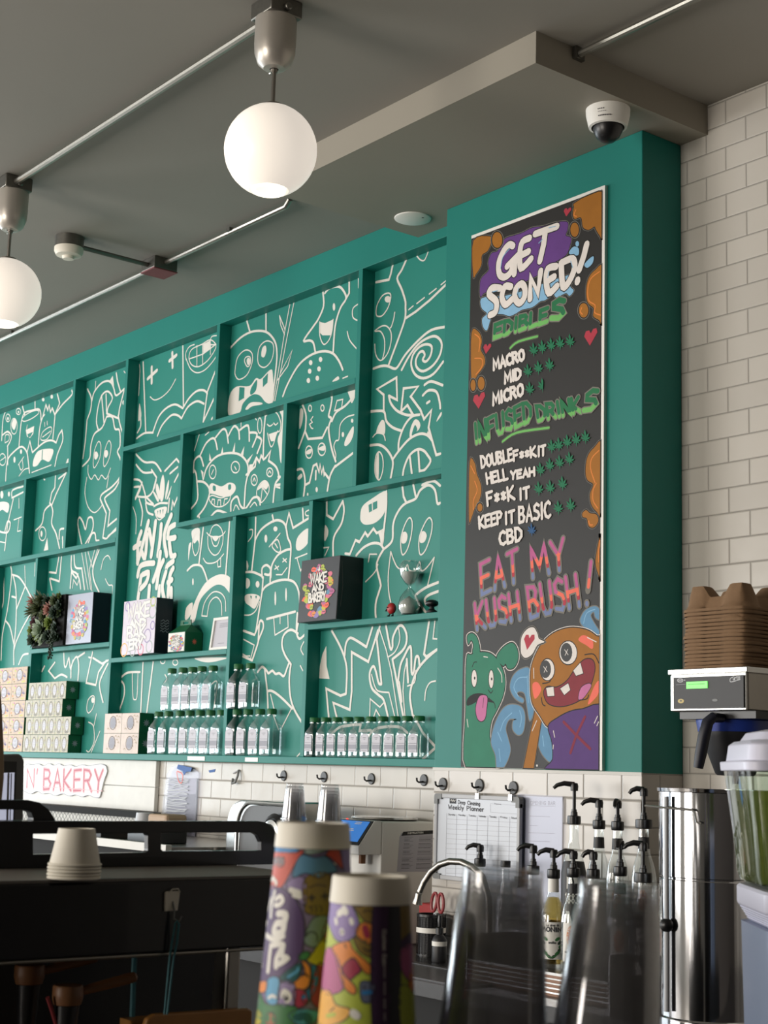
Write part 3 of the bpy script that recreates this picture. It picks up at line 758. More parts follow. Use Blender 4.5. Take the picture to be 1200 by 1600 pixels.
A1 T 770,560 755,490 770,370 800,285 845,258 880,310 845,385 840,430
A1 Tl 795,290 815,510
A1 Tl 830,280 835,430 930,470
A1 Tl 910,115 920,180 942,255
A1 Fl 850,185 882,135 892,215
A1 tl 750,180 745,250
A1 tl 970,100 985,120
A1 O 965,345,8,18
A1 T 835,455 800,540 740,590 712,680 702,780 648,842
A1 T 835,455 880,460 900,550 935,562 940,680 920,730 945,800 940,920 880,1000 800,1060 785,1100
A1 Tl 785,1100 832,1210 805,1400
A1 Tl 805,1400 830,1412 925,1310
A1 T 945,930 900,1020 830,1080 822,1110 860,1190
A1 Tl 860,1190 845,1310 930,1240
A1 Tl 845,1390 920,1330
A1 T 925,445 940,520 962,590
A1 tc 730,810 740,720 770,650 790,680 780,780 740,855
A1 tc 810,810 820,720 850,645 870,680 855,780 820,845
A1 F 738,780 740,735 758,730 768,760 752,790
A1 F 818,765 820,722 838,718 846,745 832,775
A1 t 690,835 690,900 715,945 742,910 770,950 795,912 830,942 865,858
A1 t 680,930 665,1050 690,1160 740,1205 790,1160 800,1130
A1 tl 850,920 835,1012
A1 T 685,240 715,310 710,400 682,480
A1 Tl 682,480 668,650 650,780
A1 T 640,1450 610,1300 622,1242 650,1280 670,1335 690,1250 725,1250 725,1340 668,1450
A1 T 688,1450 720,1370 745,1370 752,1420 775,1422
A1 T 15,640 25,480 45,415
A1 o 63,465,17,30
A1 O 63,470,7,12
A1 o 145,415,18,24
A1 O 145,418,6,9
A1 o 110,530,26,62
A1 F 90,520 110,470 130,500 112,560
A1 T 20,600 60,572 90,605 80,650 60,685
A1 t 40,650 45,600 72,600 70,640 40,660
A1 Tl 62,690 62,830
A1 T 150,695 165,520 190,430 240,410 310,400 322,480
A1 tc 175,470 220,430 290,405 302,430 250,470 190,492
A1 Tl 178,375 195,440
A1 Tl 275,340 275,402
A1 Fl 202,560 268,528 260,590 235,622 212,612
A1 Gl 214,592 258,575 240,612 222,618
A1 t 215,520 208,560
A1 T 300,695 310,560 330,470 350,440
A1 Tl 332,470 360,362 375,405 386,365 396,420 410,388 432,445 415,625
A1 tc 320,620 340,570 395,535 405,570 370,630 330,640
A1 tl 335,615 397,568
A1 tl 350,500 352,532
A1 tl 370,490 372,520
A1 T 430,440 490,360 562,285 562,250
A1 Tl 430,440 468,350 450,280
A1 O 405,300,10,16
A1 O 338,322,10,14
A1 T 45,960 60,800 110,730 170,690 210,730 222,800 232,895
A1 O 165,728,8,18
A1 O 114,792,8,24
A1 tl 145,832 188,768
A1 t 150,830 165,872 182,850 175,790
A1 Tl 213,735 235,648 255,735
A1 T 255,735 340,660 400,640 440,658
A1 Tl 440,660 460,600 485,560
A1 T 485,560 492,640 450,750 430,845
A1 F 257,840 270,770 310,718 412,708 406,770 380,808 330,790 290,838
A1 Gl 330,715 336,715 332,790 326,790
A1 tl 250,892 402,833
A1 t 150,920 190,870 228,858
A1 o 20,790,26,46
A1 tl 5,800 45,770
A1 Fl 515,820 528,785 540,780 535,815
A1 O 15,1065,12,30
A1 O 70,1060,8,20
A1 F -10,1130 40,1120 72,1142 60,1205 20,1182 -10,1195
A1 T 95,1090 100,1030 182,1000
A1 T 95,1090 182,1045
A1 Tl 105,1100 60,1300 38,1500
A1 tl 150,1095 150,1170
A1 tl 110,1262 172,1238
A1 tl 150,1250 138,1352 165,1345
A1 T -10,1350 60,1360 82,1290 60,1275 40,1350
A1 t -10,1430 40,1440
A1 Tl 435,920 430,1010 405,1050 390,1130 400,1140
A1 Tl 405,1150 440,1060 518,895
A1 Tl 460,940 512,900
A1 T 400,1140 350,1190 330,1290 280,1345
A1 T 400,1140 415,1200 405,1290 440,1370 468,1490
A1 o 332,1370,28,54
A1 O 325,1370,8,25
A1 Fl 342,1505 370,1400 378,1495
A1 T 500,1330 470,1340 464,1410
A1 Tl 490,1395 492,1490
A1 F 340,940 355,945 348,955
A5 T 85,225 92,300 60,560 20,760 10,955
A5 T 95,290 150,310 200,380 255,490
A5 T 105,300 125,400 130,540
A5 Tl 200,380 130,560
A5 T 130,540 125,700 110,870 110,990
A5 T 95,460 125,470
A5 T 255,570 180,700 130,810 110,880
A5 T 45,650 80,700 110,830
A5 tl 195,220 200,380
A5 T 148,990 180,920 222,908
A5 T 30,235 28,500 -5,580
A5 tl 275,200 272,300
A5 Tl 388,270 440,277 462,150
A5 Tl 398,320 465,342 482,150
A5 Tl 390,320 408,410
A5 T 560,145 560,250 600,280 622,330 632,400
A5 Tl 550,395 560,270 598,318 612,285
A5 tl 568,395 577,330 604,372 622,325
A5 T 580,140 590,230 640,240
A5 Tl 640,240 662,405
A5 tl 640,120 690,405
A5 tl 668,115 710,405
A5 tl 720,415 700,250 742,95
A5 tl 690,110 722,230 765,90
A5 T 775,425 735,330 730,230 775,100
A5 t 790,250 810,170 845,140 865,172
A5 t 825,322 850,370 880,375 880,440
A5 Tl 430,975 382,1042 430,1100
A5 T 430,1100 480,1070 525,1090
A5 T 500,905 505,1000 520,1005 540,940 552,1022 572,960
A5 T 555,1095 560,1000 600,930 617,1000 610,1115
A5 T 610,935 662,900
A5 Tl 725,895 675,1135 750,1152 772,1050 832,960
A5 Tl 728,940 800,985 848,958
A5 T 845,985 790,1100 780,1170 806,1285
A5 tc 680,1340 690,1270 725,1235 742,1260 728,1330 695,1370
A5 O 727,1270,13,22
A5 Tl 330,1045 352,1000 335,1030
A5 F 690,930 720,935 700,945
L5 t 640,500 675,530 680,640 645,712 625,705
L5 tl 697,440 678,530
L5 tl 722,565 658,722'''
A = Art(mb, lambda px, py: (lambda w: (w.x, w.z))(onY(px, py, YM)), lambda u, v, h: (u, YM - h, v))
WD = {'T': .0105, 't': .0058, 'X': .018, 'Y': .027}
cnt = 0
for ln in ART.split('\n'):
    cnt += 1; k, kind, rest = ln.split(' ', 2); f = cr(k); fl = kind[1:]; kind = kind[0]
    if kind in 'Oo':
        A.h = 4e-4 + (cnt % 10) * 3e-5
        q = [float(v) for v in rest.split(',')]; pts = [f(*p) for p in ell(*q)]
        if kind == 'O': A.fill('vinyl_white', pts, False)
        else: A.stroke('vinyl_white', WD['t'], pts, True, False)
        continue
    pts = [f(*p) for p in nums(rest)]
    A.h = 4e-4 + (cnt % 10) * 3e-5 + (0 if kind == 'F' else 3e-4 if kind == 'G' else 6e-4)
    if kind == 'F': A.fill('vinyl_white', pts, 'l' not in fl)
    elif kind == 'G': A.fill('vinyl_teal', pts, 'l' not in fl)
    else:
        if kind == 'Y': A.h = 1.0e-3 + (cnt % 60) * 1.5e-5; A.stroke('vinyl_teal', .034, pts, 'c' in fl, 'l' not in fl)
        A.stroke('vinyl_white', WD[kind], pts, 'c' in fl, 'l' not in fl)
mb.build('mural_panel', SH, rec=False)
MB().box(onY(293, 1185, YS - .005).x, onY(320, 1185, YS - .005).x, YS - .0055, YS - .004, 1.527, 1.544, 'white').build('price_strip', SH)
MB().box(onY(383, 1186, YS - .005).x, onY(403, 1186, YS - .005).x, YS - .0055, YS - .004, 1.527, 1.544, 'white').build('price_strip', SH)
# ------------------------------------------------------------------ hand-painted menu board on the pier
SX0, SX1, SZ0, SZ1 = -3.868, -3.243, 1.5235, 3.343
t = thing('menu_board', 'tall black menu board with painted lettering and two cartoon monsters on the teal pier', 'sign', ((SX0 + SX1) / 2, YC, SZ0))
MB().box(SX0, SX1 + .012, YC - .013, YC, SZ0, SZ1 + .012, 'white').build('backing', t, bev=.001)
YB = YC - .0135
mb = MB().box(SX0 + .001, SX1, YB, YC - .012, SZ0 + .001, SZ1, 'board_black')
cl = lambda v, a, b: max(a, min(b, v))
def p2(px, py): w = onY(px, py, YB); return (cl(w.x, SX0 + .002, SX1 - .002), cl(w.z, SZ0 + .003, SZ1 - .003))
A = Art(mb, p2, lambda u, v, h: (u, YB - h, v), step=5e-6, h0=2e-4)
def S(k, col, pts, smooth=True, out=None, ow=.006):
    P = [cr(k)(*p) for p in nums(pts)]
    if out: A.stroke(out, ow, P, True, smooth)
    A.fill(col, P, smooth)
def K(k, col, w, pts, smooth=True, closed=False): A.stroke(col, w, [cr(k)(*p) for p in nums(pts)], closed, smooth)
def E(k, col, x, y, rx, ry, tilt=0, out=None, ow=.006):
    P = [cr(k)(*p) for p in ell(x, y, rx, ry, 18, tilt)]
    if out: A.stroke(out, ow, P, True, False)
    A.fill(col, P, False)
def heart(k, x, y, w, h, tilt=.25, col='c_heart'):
    q = [(0, 1), (-.55, .25), (-1, -.35), (-.8, -.9), (-.3, -.9), (0, -.45), (.3, -.9), (.8, -.9), (1, -.35), (.55, .25)]
    c, s = math.cos(tilt), math.sin(tilt); A.fill(col, [cr(k)(x + w * (a * c - b * s), y + h * (a * s + b * c) - w * a * .45) for a, b in q], False)
def leaf(k, x, y, r, col='c_leafg', half=False):
    P = []
    for a, l in ((-205, .55), (-165, .8), (-128, .95), (-90, 1.15), (-52, .95), (-15, .8), (25, .55)):
        if half and a > -90: continue
        for da, q in ((-19, .36), (-13, .72), (0, 1.08), (13, .72), (19, .36)):
            P.append(cr(k)(x + .80 * r * l * q * math.cos(math.radians(a + da - 6)), y + r * l * q * math.sin(math.radians(a + da)) * (1 if a != -90 else 1.05)))
    P.append(cr(k)(x, y + r * .75)); P.append(cr(k)(x - 3, y + r * .2))
    A.fill(col, P, False)
# orange bubbles
for k, pts in (('S1', '900,130 1122,40 1112,400 1085,390 1055,340 1045,320 1000,345 955,325 940,250 890,260 875,220 885,170'), ('S1', '100,430 230,398 235,450 210,510 165,545 160,620 120,690 98,700'),
               ('S1', '1110,642 1050,660 1000,720 980,810 990,910 1040,960 1035,1020 1085,1055 1100,1095 1110,1000'), ('S2', '85,0 140,-5 165,60 155,130 185,190 185,250 130,330 85,380'), ('S2', '70,1010 110,1020 125,1100 155,1180 160,1250 140,1320 110,1370 85,1440 65,1455'),
               ('S2', '1110,878 1040,900 990,970 975,1080 990,1150 1035,1185 1010,1260 1020,1340 1060,1395 1108,1405'), ('S3', '950,260 980,235 1010,260 1060,270 1075,320 1040,370 1000,360 985,300 955,290'), ('S3', '1108,435 1082,465 1062,560 1053,650 1075,735 1108,775')):
    K(k, 'c_line', .0095, pts, closed=True); K(k, 'c_bk', .0065, pts, closed=True); S(k, 'c_orange', pts)
for k, x, y, a, b in (('S1', 890, 345, 33, 56), ('S1', 285, 425, 40, 62), ('S1', 960, 975, 37, 57), ('S2', 160, 395, 27, 52), ('S2', 97, 410, 20, 45), ('S3', 150, 215, 20, 32)):
    E(k, 'c_line', x, y, a + 12, b + 14); E(k, 'c_bk', x, y, a + 8, b + 9); E(k, 'c_orange', x, y, a, b)
for k, pts in (('S1', '1085,672 1015,730 992,820 1002,900 1050,935 1045,990 1092,1012'), ('S2', '110,10 150,50 142,145'), ('S2', '110,200 165,205 165,265 120,325'), ('S1', '945,955 935,985 950,1005'), ('S2', '1080,920 1025,980 1015,1060 1050,1170'), ('S3', '1060,25 1035,80 1035,160 1070,220'), ('S3', '1000,320 1010,350 1030,350'), ('S3', '1100,470 1080,540 1078,640'), ('S3', '110,10 130,80 100,160 100,230'), ('S2', '80,1040 110,1100'), ('S1', '900,190 885,230 905,240')):
    K(k, 'c_orange_hi', .0042, pts)
heart('S1', 832, 207, 30, 36); heart('S2', 1015, 35, 52, 66, .1); heart('S2', 205, 125, 32, 42); heart('S2', 143, 532, 48, 62, .05)
A.h = 2e-4
P = '155,870 150,780 165,720 220,660 215,600 240,530 290,510 340,420 420,390 480,370 560,330 640,320 740,290 830,285 835,340 820,390 862,410 850,480 830,530 800,560 700,620 600,700 400,790 200,830'
K('S1', 'c_line', .0085, P, closed=True); K('S1', 'c_bk', .005, P, closed=True); S('S1', 'c_purple', P)
P = '155,895 165,960 205,1000 168,1040 175,1105 205,1130 232,1050 260,1010 330,1005 380,1020 430,1000 480,970 560,950 620,905 660,895 720,850 750,875 820,840 850,862 882,820 855,785 890,720 840,700 400,850 200,870'
K('S1', 'c_line', .0085, P, closed=True); K('S1', 'c_bk', .005, P, closed=True); S('S1', 'c_lightblue', P)
for P in ('845,530 880,478 920,490 915,545', '965,620 1000,575 1037,553 1030,605 990,642'): K('S1', 'c_bk', .008, P, closed=True); S('S1', 'c_lightblue', P)
E('S1', 'c_lightblue', 910, 455, 14, 22)
LT = [('408,472 378,462 335,510 298,600 302,690 342,715 388,680 412,610', 1), ('362,632 425,565 418,690', 0), ('538,410 482,440 462,530 472,645 550,572', 1), ('472,545 530,515', 0), ('582,378 752,318', 0), ('660,365 648,460 618,590', 0),
      ('308,802 245,800 222,850 278,905 272,985 228,1012', 1), ('392,790 345,790 322,870 350,930 405,885', 1), ('472,768 430,810 425,880 460,918 498,870 500,800', 2), ('542,885 548,720 602,838 625,668', 0), ('745,632 682,650 668,740 690,838 752,785', 1), ('682,742 730,712', 0), ('785,605 872,572 890,640 852,740 800,788 785,605', 1), ('985,458 962,550 925,660', 0), ('914,738 911,752', 0)]
for pts, sm in LT: K('S1', 'c_bk', .031, pts, sm > 0, sm == 2)
for pts, sm in LT: K('S1', 'c_chalk', .0245, pts, sm > 0, sm == 2)
for pts in ('385,490 330,560 312,650', '610,450 640,420', '290,820 250,830', '455,800 440,850', '860,590 875,640', '690,670 680,720', '690,330 740,318'): K('S1', 'c_lightblue', .003, pts)
A.h = 2e-4
GG = [(3.2, 'c_green_l'), (20, 'c_green_d')]
def T(k, s, bl, br, tl, w, cols, outline=None): f = cr(k); A.text(s, f(*bl), f(*br), f(*tl), w, cols, outline)
T('S1', 'EDIBLE', (262, 1190), (675, 1065), (268, 1085), .0150, GG, ('c_line', .008)); T('S1', 'S', (705, 1050), (800, 1030), (720, 905), .019, GG, ('c_line', .008))
for k, P in (('S2', '388,120 450,70 600,28'), ('S2', '328,850 440,780 690,742')): K(k, 'c_line', .014, P); K(k, 'c_bk', .012, P); K(k, 'c_green_l', .0085, P)
T('S2', 'INFUSED', (120, 865), (555, 690), (108, 712), .0135, GG, ('c_line', .008)); T('S2', 'DRINK', (610, 690), (945, 620), (592, 575), .0135, GG, ('c_line', .008)); T('S2', 'S', (960, 622), (1055, 590), (985, 470), .0165, GG, ('c_line', .008))
WW = [(99, 'c_chalk')]
for k, s, bl, br, tl, w in (('S2', 'MACRO', (262, 290), (500, 210), (256, 212), .0118), ('S2', 'MID', (350, 395), (472, 355), (346, 318), .0118), ('S2', 'MICRO', (258, 565), (492, 485), (254, 480), .0118), ('S2', 'DOUBLE', (168, 1055), (410, 995), (160, 968), .0098), ('S2', 'F**K', (420, 1000), (592, 965), (415, 925), .0098), ('S2', 'IT', (610, 965), (665, 955), (610, 890), .0098), ('S2', 'HELL', (212, 1180), (372, 1145), (202, 1100), .0098), ('S2', 'YEAH', (398, 1145), (580, 1115), (396, 1085), .0098),
                          ('S3', 'F**K', (215, 200), (425, 150), (206, 100), .0105), ('S3', 'IT', (468, 155), (540, 140), (466, 70), .0105), ('S3', 'KEEP', (152, 380), (328, 335), (146, 290), .0105), ('S3', 'IT', (355, 345), (425, 328), (353, 255), .0105), ('S3', 'BASIC', (462, 335), (705, 290), (460, 215), .0105), ('S3', 'CBD', (310, 510), (482, 470), (305, 410), .0112)):
    T(k, s, bl, br, tl, w, WW)
for k, r, L in (('S2', 58, ((575, 150), (642, 130), (712, 112), (782, 97), (860, 82), (530, 315), (612, 290), (700, 268), (545, 455), (715, 905), (772, 890), (838, 868), (908, 850), (980, 832), (628, 1085), (702, 1050), (778, 1028), (855, 1002))), ('S3', 60, ((615, 85), (705, 75), (800, 45), (768, 235), (865, 215)))):
    for x, y in L: leaf(k, x, y, r)
leaf('S2', 645, 430, 60, half=True); leaf('S3', 560, 405, 54, 'c_dblue')
A.h = 2e-4
RB = [(2.4, 'c_slate'), (4.2, 'c_heart'), (6.6, 'c_coral'), (20, 'c_pink')]
for s, bl, br, tl in (('EAT', (165, 895), (455, 790), (152, 650)), ('MY', (565, 765), (830, 690), (538, 535)), ('KUSH', (130, 1170), (465, 1085), (110, 965)), ('BUSH', (548, 1080), (930, 985), (520, 840)), ('!', (968, 985), (1020, 970), (985, 650))):
    T('S3', s, bl, br, tl, .0125, RB, ('c_line', .0112))
A.h = 2e-4
P = '45,300 80,265 150,245 230,255 290,310 335,400 345,500 325,600 280,700 240,780 225,880 235,960 270,1050 280,1162 40,1168 40,700'
an = ('280,290 330,210 400,172 440,220 447,300 415,365 370,372 350,335 330,352', '95,255 100,190 82,150 60,182 52,120 90,98 130,140 148,245')
for q in an + (P,): K('S4', 'c_chalk', .0125, q, closed=True)
for q in an + (P,): K('S4', 'c_bk', .0075, q, closed=True)
for q in an + (P,): S('S4', 'c_mgreen', q)
for x, y, a, b in ((105, 450, 20, 66), (238, 456, 18, 70)): E('S4', 'c_bk', x, y, a + 5, b + 6); E('S4', 'c_chalk', x, y, a, b); E('S4', 'c_bk', x + 4, y - 2, 6, 12)
S('S4', 'c_bk', '48,662 52,610 100,572 170,568 220,605 260,640 150,625 90,652'); K('S4', 'c_bk', .003, '220,605 262,645 270,680'); K('S4', 'c_bk', .003, '90,360 105,325 125,322'); K('S4', 'c_bk', .003, '215,540 235,565 250,545')
S('S4', 'c_tongue', '148,590 205,592 202,680 190,760 160,785 130,760 118,680', out='c_bk'); K('S4', 'c_bk', .002, '180,600 172,680'); K('S4', 'c_chalk', .003, '290,370 318,420 322,480'); K('S4', 'c_chalk', .003, '180,280 210,285'); K('S4', 'c_chalk', .003, '50,770 58,830')
for q in ('540,380 470,378 410,430 385,520 420,600 480,640 490,612 440,580 455,552 500,570 520,680 540,780 570,700 548,560', '385,655 470,670 502,740 490,860 450,892 408,850 410,785 440,770 380,770 352,840 370,920 388,1020 340,1140 285,1162 272,1050 238,950 262,820 320,700', '620,780 680,830 715,950 710,1100 650,1060 610,980 600,880', ):
    K('S4', 'c_line', .007, q, closed=True); S('S4', 'c_wave', q)
q = '945,1130 950,1050 1000,1000 1060,988 1095,1035 1085,1090 1052,1072 1040,1030 1015,1060 1050,1130 1108,1220 1108,1250'; K('S3', 'c_line', .007, q, closed=True); S('S3', 'c_wave', q)
for k, q in (('S4', '520,440 450,450 415,520 450,590'), ('S4', '460,700 475,760 462,830'), ('S4', '290,870 320,940'), ('S4', '640,900 650,980'), ('S3', '960,1120 985,1040 1050,1010'), ('S4', '300,1000 310,1100'), ('S4', '520,430 530,640'), ('S4', '400,720 340,780 310,860')): K(k, 'c_lightblue', .003, q)
q = '585,690 632,760 570,1162 490,1162 550,850'; K('S4', 'c_line', .009, q, False, True); S('S4', 'c_orange', q, False, 'c_bk')
q = '560,640 545,500 555,350 620,200 720,100 850,55 980,70 1060,120 1112,180 1112,690 950,695 850,725 740,785 680,825 620,740'; K('S4', 'c_chalk', .0115, q, closed=True); S('S4', 'c_orange', q, True, 'c_bk', .007)
q = '685,825 750,765 850,712 950,692 1112,688 1112,1170 680,1168 720,1085 715,950'; S('S4', 'c_mpurple', q, True, 'c_bk', .007)
q = '470,230 475,130 520,65 570,52 600,100 612,140 655,165 600,190 560,260 510,290 480,270'; K('S4', 'c_line', .011, q, closed=True); S('S4', 'c_chalk', q, True, 'c_bk', .006); heart('S4', 532, 165, 44, 66, .3)
for x, y, a, b, dx, r1, r2 in ((840, 250, 68, 90, -14, 46, 74), (678, 382, 54, 83, -16, 44, 70)):
    E('S4', 'c_bk', x, y, a + 6, b + 8); E('S4', 'c_chalk', x, y, a, b); E('S4', 'board_black', x + dx, y - 4, r1, r2)
    K('S4', 'c_chalk', .0022, '%d,%d %d,%d' % (x + dx - 14, y - 24, x + dx + 14, y + 16), False); K('S4', 'c_chalk', .0022, '%d,%d %d,%d' % (x + dx + 10, y - 26, x + dx - 10, y + 20), False)
S('S4', 'c_mouth', '650,560 680,515 750,520 830,470 900,370 970,303 1032,310 1047,390 1000,540 940,612 850,655 760,668 680,640', out='c_bk')
S('S4', 'c_tongue', '920,612 940,525 1000,490 1018,515 960,602', out='c_bk', ow=.004)
for q in ('668,525 725,515 732,586 680,590', '778,530 840,488 856,540 810,580', '880,390 935,328 957,410 902,430'): S('S4', 'c_chalk', q, False, 'c_bk', .004)
for q in ('920,150 960,112 1030,152 1030,220 980,190', '1040,520 1080,470 1085,560 995,655', '560,500 600,480 630,540 580,610'): S('S4', 'c_coral', q)
K('S4', 'c_bk', .0035, '970,265 1040,262 1080,330'); K('S4', 'c_bk', .0035, '630,600 640,650 660,665'); K('S4', 'c_bk', .0035, '640,490 690,480 705,455'); K('S4', 'c_bk', .0035, '930,620 985,610 1000,580')
K('S4', 'c_xred', .0095, '805,790 900,890 1012,1000', False); K('S4', 'c_xred', .0095, '972,750 905,890 858,1032', False)
for q in ('570,370 572,450', '560,860 595,780', '725,860 735,910', '1045,800 1070,745', '1065,820 1078,790', '990,130 1060,165', '725,970 722,1000'): K('S4', 'c_chalk', .003, q)
E('S4', 'c_chalk', 597, 1131, 7, 9)
mb.build('painted_face', t, rec=False)
# ------------------------------------------------------------------ boxes and bottles on the shelf
def logo(mb, x0, x1, z0, z1, y, ink='vinyl_white', blobs=True, seed=1, w=None, rows=('WAKE', 'AND', 'BAKERY'), back='ink'):
    """bakery lettering in the middle of a wreath of coloured doodle blobs"""
    A = Art(mb, lambda u, v: (x0 + (x1 - x0) * u, z0 + (z1 - z0) * v), lambda u, v, h: (u, y - h, v), step=1e-5, h0=2e-4); rd = random.Random(seed)
    W_ = w or (x1 - x0) * .035
    if blobs:
        for k in range(60):
            a = k / 60 * 6.283 + rd.uniform(-.1, .1); r = rd.uniform(.28, .45); c = ('p_pink', 'p_orange', 'p_yellow', 'p_sky', 'p_lime', 'p_drop', 'c_tpink', 'c_coral', 'p_lblue', 'p_pale')[rd.randrange(10)]
            if math.sin(a) > .3 and blobs == 2 and rd.random() < .45: continue
            A.fill(c, [(.5 + .92 * r * math.cos(a) + rd.uniform(.045, .085) * math.cos(q), .47 + r * math.sin(a) + rd.uniform(.035, .06) * math.sin(q)) for q in [j * 6.283 / 7 for j in range(7)]])
            if rd.random() < .6: A.stroke(back, W_ * .3, [(.5 + .92 * r * math.cos(a) + .02 * q, .47 + r * math.sin(a) + .015 * math.sin(q * 3)) for q in (-2, -1, 0, 1, 2)])
    zz = (.60, .46, .28)
    for s, z, hh, a, b in zip(rows, zz, (.17, .11, .15), (.27, .34, .26), (.73, .66, .74)):
        A.text(s, (a, z), (b, z + .01), (a - .01, z + hh), W_, [(99, ink)], (back, W_ * .7), gap=1.4)
    leafp = [(.5 + .05 * dx, .80 + dz) for dx, dz in ((0, 0), (-1.2, .05), (-.5, .04), (0, .12), (.5, .04), (1.2, .05))]
    A.fill(ink, leafp, False)
def bx(mb, x0, x1, y0, y1, z0, z1, front, side): mb.box(x0, x1, y0 + .0006, y1, z0, z1, side); mb.add([(x0, y0, z0), (x1, y0, z0), (x1, y0, z1), (x0, y0, z1), (x0, y0 + .0006, z0), (x1, y0 + .0006, z0), (x1, y0 + .0006, z1), (x0, y0 + .0006, z1)], [(0, 1, 2, 3), (0, 4, 5, 1), (1, 5, 6, 2), (2, 6, 7, 3), (3, 7, 4, 0)], front); return mb
zs5, zs3, zs4, zl = 2.0662, 2.0752, 1.9962, 1.5502
# black gift box
x0, x1, y0, z1 = -4.926, -4.672, 3.458, zs5 + .245
t = thing('gift_box', 'black cake box with colourful doodles and white lettering on the right-hand shelf', 'box', ((x0 + x1) / 2, 3.51, zs5))
MB().hexa([(x0, y0 - .006, zs5), (x1, y0 - .006, zs5), (x1, 3.5715, zs5), (x0, 3.5715, zs5), (x0, y0 + .004, z1), (x1, y0 + .004, z1), (x1, 3.5715, z1), (x0, 3.5715, z1)], 'soft_black').tube([(x1 + .0003, y0 + .012, z1 - .02), (x1 + .0006, y0 + .02, zs5 + .13), (x1 + .0004, y0 + .012, zs5 + .05)], .0012, 'dark_grey', 5).build('box', t, bev=.002)
m_ = MB(); m_.add([(x0 + .002, y0 - .0075, zs5 + .002), (x1 - .002, y0 - .0075, zs5 + .002), (x1 - .002, y0 + .0032, z1 - .002), (x0 + .002, y0 + .0032, z1 - .002)], [(0, 1, 2, 3)], 'soft_black'); logo(m_, x0 + .012, x1 - .016, zs5 + .012, z1 - .008, 0, seed=3, blobs=2)
for i, v in enumerate(m_.v):
    if i >= 4: m_.v[i] = (v[0], v[1] + y0 - .0076 + (v[2] - zs5) / .245 * .0107, v[2])
m_.build('printed_front', t, rec=False)
# silver foil box
x0, x1, y0, z1 = -6.945, -6.684, 3.476, zs3 + .245
t = thing('gift_box', 'navy box with a shiny silver doodle front beside the succulent planter', 'box', ((x0 + x1) / 2, 3.52, zs3))
MB().box(x0, x1, y0 + .002, 3.5715, zs3, z1, 'navy_side').build('box', t, bev=.002)
m_ = MB(); m_.box(x0 + .001, x1 - .001, y0, y0 + .002, zs3 + .001, z1 - .001, 'foil'); logo(m_, x0 + .025, x1 - .025, zs3 + .015, z1 - .02, y0, seed=5, w=.006, back='print_grey'); m_.build('foil_front', t, rec=False)
# wake box
x0, x1, y0, z1 = -6.34, -6.042, 3.458, zs4 + .25
t = thing('gift_box', 'pale lilac doodle box with large white lettering left of the green gable box', 'box', ((x0 + x1) / 2, 3.50, zs4))
MB().box(x0, x1, y0 + .002, 3.545, zs4, z1, 'navy_side').build('box', t, bev=.002)
m_ = MB(); m_.box(x0 + .001, x1 - .001, y0, y0 + .002, zs4 + .001, z1 - .001, 'p_drop')
mat('lilac_print', (196, 184, 196), .4, noise=.12, scale=40); m_.mats = ['lilac_print' if q == 'p_drop' else q for q in m_.mats]
A = Art(m_, lambda u, v: (x0 + (x1 - x0) * u, zs4 + .25 * v), lambda u, v, h: (u, y0 - h, v), step=1e-5, h0=2e-4)
for q, c in (((.08, .1, .1), 'p_ywarm'), ((.85, .12, .09), 'p_pale'), ((.9, .75, .1), 'p_pale'), ((.92, .5, .06), 'p_drop'), ((.12, .9, .07), 'p_drop'), ((.6, .08, .08), 'c_tpink'), ((.78, .32, .1), 'p_mauve'), ((.35, .07, .08), 'p_pale'), ((.9, .93, .07), 'p_lime')): A.stroke(c, .005, ell(q[0], q[1], q[2], q[2] * 1.2, 14), True, False)
for s, z, a, b, hh in (('WAKE', .66, .14, .80, .26), ('AND', .50, .22, .70, .12), ('BAK', .27, .16, .72, .24), ('ERY', .10, .24, .64, .17)): A.text(s, (a, z), (b, z + .02), (a, z + hh), .013, [(99, 'vinyl_white')], ('print_grey', .005), gap=1)
m_.build('printed_front', t, rec=False)
m_ = MB(); A = Art(m_, lambda u, v: (u, v), lambda u, v, h: (x1 + h, u, v), step=1e-5, h0=3e-4)
for k in range(5): A.stroke('print_grey', .0025, [(3.485 + .007 * j, zs4 + .10 + .012 * k + .004 * math.sin(j * 2.1 + k)) for j in range(7)])
m_.build('side_print', t, rec=False)
# green gable box
x0, x1, y0, y1, z1 = -5.962, -5.818, 3.482, 3.571, zs4 + .086
t = thing('gable_box', 'small green gable-top carry box with a gold doodle front label', 'box', ((x0 + x1) / 2, 3.52, zs4)); ym = (y0 + y1) / 2
MB().box(x0, x1, y0, y1, zs4, z1, 'box_green').hexa([(x0, y0, z1), (x1, y0, z1), (x1, y1, z1), (x0, y1, z1), (x0 + .025, ym - .003, z1 + .035), (x1 - .025, ym - .003, z1 + .035), (x1 - .025, ym + .003, z1 + .035), (x0 + .025, ym + .003, z1 + .035)], 'box_green').build('box', t, bev=.001)
MB().prism([(x0 + .025, z1 + .034), (x1 - .025, z1 + .034), (x1 - .03, z1 + .058), (x0 + .03, z1 + .058)], lambda u, v, h: (u, ym - .002 + h, v), .004, 'box_green', [[(x0 + .05, z1 + .040), (x1 - .05, z1 + .040), (x1 - .05, z1 + .050), (x0 + .05, z1 + .050)]]).build('handle', t)
m_ = MB().box(x0 + .002, x1 - .004, y0 - .0008, y0, zs4 + .002, z1 - .002, 'vinyl_white'); logo(m_, x0, x1, zs4, z1, y0 - .0008, seed=8, w=.004); A = None; m_.build('front_label', t, rec=False)
